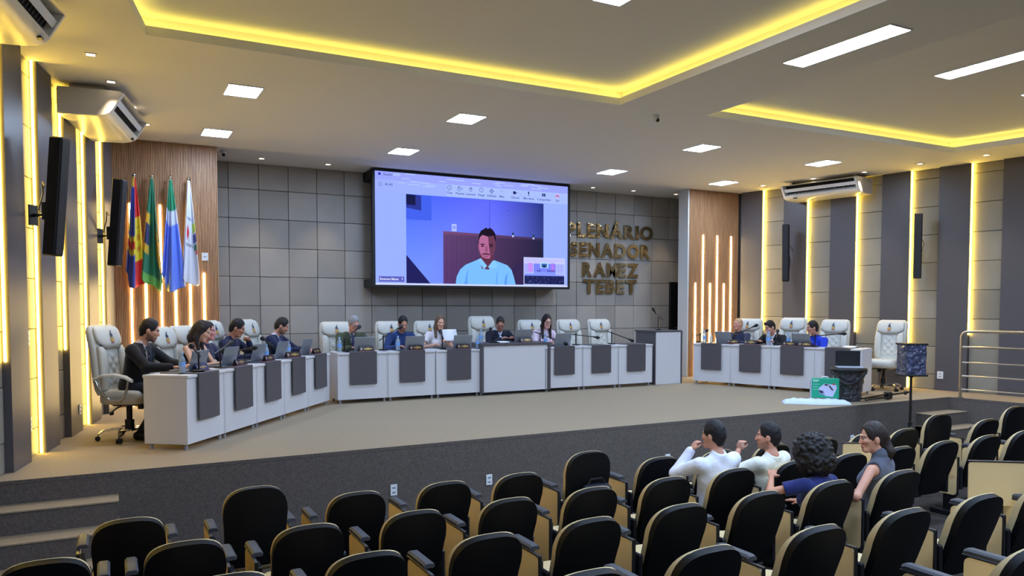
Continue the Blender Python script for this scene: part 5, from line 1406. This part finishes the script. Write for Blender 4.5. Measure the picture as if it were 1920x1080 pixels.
# left wing
p, r = at_seat('l1', .04); person('l1', p, r, 'bearded man in a dark suit at the left end desk', lean=.24, head=rd(22, 18, 0), top=(24, 24, 28), shirt=(222, 206, 214), tie=(40, 44, 66), beard=.8, hair=(30, 24, 22), hands={-1: (-.16, .56, .84), 1: (.16, .54, .84)}, group=G, h=.0095, sz=.50)
p, r = at_seat('l2', -.06, -.30); person('l2', p, r, 'woman with long dark hair and bare shoulders in a black top', lean=.10, head=rd(14, 26, 0), top=(22, 20, 24), top_kind='bare_shoulder', sleeve=0, female=True, style='long', hair=(40, 28, 26), skin=(226, 172, 140), hands={-1: (-.10, .36, .80), 1: (.12, .40, .82)}, group=G, hairlen=.26)
p, r = at_seat('l3', -.06, -.06); person('l3', p, r, 'person half hidden behind the long haired woman on the left wing', lean=.06, head=rd(10, 5, 0), top=(44, 44, 70), top_kind='shirt', skin=(206, 140, 130), hair=(36, 28, 28), hands={-1: (-.12, .40, .80), 1: (.12, .38, .80)}, group=G, sc=.95)
p, r = at_seat('l4', -.08, -.06); person('l4', p, r, 'man in a navy shirt with a hand at his mouth', lean=.14, head=rd(18, 24, 0), top=(26, 32, 62), top_kind='shirt', hair=(24, 20, 20), skin=(178, 122, 96), collar='band', hands={-1: (-.07, .30, 1.02, (-.6, .4, -1)), 1: (.15, .46, .82)}, group=G, curl=1.4)
p, r = at_seat('l5', -.06, -.36); person('l5', p, r, 'bearded man in a navy suit and tie reading papers', lean=.12, head=rd(20, 26, 0), top=(26, 32, 64), shirt=(206, 216, 240), tie=(50, 60, 110), beard=.7, hair=(34, 28, 26), skin=(196, 140, 116), hands={-1: (-.16, .50, .84), 1: (.18, .52, .84)}, group=G)
# middle
C = dict(group=G, sz=.49, sc=.98)
p, r = at_seat('c1', .22, -.10); person('c1', p, r, 'grey haired man with glasses in a green jacket', lean=.22, head=rd(14, 26, 0), top=(70, 78, 58), shirt=(206, 216, 238), tie=(36, 40, 84), hair=(150, 150, 154), skin=(216, 156, 136), glasses=True, hands={-1: (-.12, .46, .85), 1: (.10, .48, .85)}, **C)
p, r = at_seat('c2', .26, .04); person('c2', p, r, 'bearded man in a blue jacket bending over his desk', lean=.28, head=rd(0, 24, 0), top=(36, 58, 108), top_kind='shirt', beard=.75, hair=(26, 22, 22), skin=(206, 150, 124), hands={-1: (-.16, .48, .85), 1: (.16, .46, .85)}, collar='band', **C)
p, r = at_seat('c3', .20, .04); person('c3', p, r, 'woman with highlighted long hair in a white blouse holding papers', lean=.24, head=rd(-6, 12, 0), top=(226, 220, 224), top_kind='blouse', sleeve=.5, female=True, style='long', hair=(104, 84, 70), skin=(226, 172, 146), hands={-1: (-.02, .40, .90), 1: (.20, .38, .86)}, hairlen=.25, **C)
p, r = at_seat('pr', .30, .0); person('pr', p, r, 'man with glasses in a dark jacket at the presiding desk', lean=.30, head=rd(-24, 34, 0), top=(30, 34, 52), shirt=(206, 222, 250), beard=.3, hair=(38, 32, 30), style='crop', skin=(196, 138, 116), glasses=True, hands={-1: (-.12, .46, .94), 1: (.12, .46, .94)}, **C)
p, r = at_seat('c4', .24, .05); person('c4', p, r, 'woman with long dark hair and glasses in a pale pink blouse', lean=.24, head=rd(-4, 18, 0), top=(226, 206, 222), top_kind='blouse', sleeve=1, female=True, style='long', hair=(34, 24, 26), skin=(226, 172, 156), glasses=True, hands={-1: (-.12, .44, .85), 1: (.12, .44, .85)}, hairlen=.36, **C)
# right wing
C = dict(group=G, sz=.42, sc=.95)
p, r = at_seat('r1', .18); person('r1', p, r, 'fair haired man in a navy polo leaning back at the right wing', lean=.0, side=.0, head=rd(-16, -2, 0), top=(40, 46, 70), top_kind='shirt', style='crop', hair=(196, 160, 120), skin=(216, 148, 124), hands={-1: (-.14, .42, .87), 1: (.10, .42, .88)}, collar='band', headfwd=.02, **C)
p, r = at_seat('r2', .34, .06); person('r2', p, r, 'dark haired man in a black suit looking down at his desk', lean=.26, head=rd(-28, 24, 0), top=(22, 22, 26), shirt=(216, 220, 232), hair=(28, 22, 22), style='quiff', skin=(206, 148, 122), hands={-1: (-.16, .44, .87), 1: (.16, .44, .87)}, **C)
p, r = at_seat('r3', .42, .04); person('r3', p, r, 'man in a royal blue shirt turned towards his colleague', lean=.30, head=rd(-46, 10, 0), twist=math.radians(-12), top=(28, 60, 196), top_kind='shirt', hair=(30, 24, 22), skin=(196, 136, 108), hands={-1: (-.05, .42, .89), 1: (.06, .42, .89)}, collar='band', **C)
# audience
GA = 'people in the audience'
def seatpos(row, i, dy=.22): s = SEATS[row, i]; return (s.location.x, s.location.y+dy, s.location.z)
x, y, z = seatpos(2, 7, .17); person('a1', (x+.03, y, z), 0, 'man in a white shirt seen from behind, chin on his hand', lean=-.14, side=-.04, head=rd(16, 4, 0), top=(226, 230, 244), top_kind='shirt', hair=(20, 18, 22), skin=(196, 140, 116), collar='band', sz=.36, sc=1.0, pants=(44, 66, 120), hands={-1: (-.13, .14, .98, (-.7, -.1, -1)), 1: (.24, .32, .58)}, group=GA, h=.0072, curl=1.5, tuck=0)
x, y, z = seatpos(2, 8, .17); person('a2', (x-.08, y, z), 0, 'man in a cream T-shirt seen from behind, hand at his mouth', lean=-.18, head=rd(38, 2, 0), twist=.15, top=(226, 226, 214), top_kind='shirt', sleeve=.55, hair=(22, 20, 22), skin=(206, 146, 120), sz=.33, beard=.6, pants=(40, 44, 60), hands={-1: (-.18, .14, .95, (-.7, .1, -1)), 1: (.24, .34, .55)}, group=GA, h=.0072, curl=1.5, tuck=0)
x, y, z = seatpos(3, 6, .15); person('a3', (x+.20, y, z), 0, 'woman with a big dark curly hairdo in a navy T-shirt', lean=.12, side=.02, head=rd(-14, 12, -6), twist=.10, top=(30, 40, 96), top_kind='shirt', sleeve=.55, female=True, style='curly', hair=(20, 16, 16), skin=(196, 136, 106), sz=.26, sc=.96, pants=(36, 40, 60), hands={-1: (-.20, .36, .82, (-1, .1, -.35)), 1: (.18, .36, .56)}, group=GA, h=.0072, curl=.2, tuck=.1)
x, y, z = seatpos(3, 7, .15); person('a4', (x+.10, y, z), 0, 'woman with a dark ponytail in a grey sleeveless top, looking left', lean=-.04, side=-.08, head=rd(58, 8, 0), twist=.30, top=(86, 90, 104), top_kind='tank', sleeve=0, female=True, style='pony', hair=(44, 32, 28), skin=(206, 150, 122), sz=.33, sc=1.0, pants=(40, 44, 60), hands={-1: (-.40, .14, .58, (-.8, -.5, -.6)), 1: (.24, .34, .56)}, group=GA, h=.0065, tuck=.1)
# bag on the tall front seat
s = SEATS[1, 5]
m = MB(); m.loft([sup(wd, d, 20, 3, 0, 0, zz) for zz, wd, d in ((0, .15, .04), (.05, .17, .05), (.16, .16, .045), (.20, .12, .03))])
bag = thing('handbag', (s.location.x+.02, s.location.y-.12, s.location.z+.50), 0, 'dark bag hung behind the tall front-row seat', 'bag')
m.build('bag_body', mat('dark_bag', (22, 24, 40), .6), bag, smooth=True)
m = MB(); m.tube([(-.10, 0, .19), (-.06, 0, .25), (.06, 0, .25), (.10, 0, .19)], .009, 6); m.build('strap', M_BLACK, bag, smooth=True)
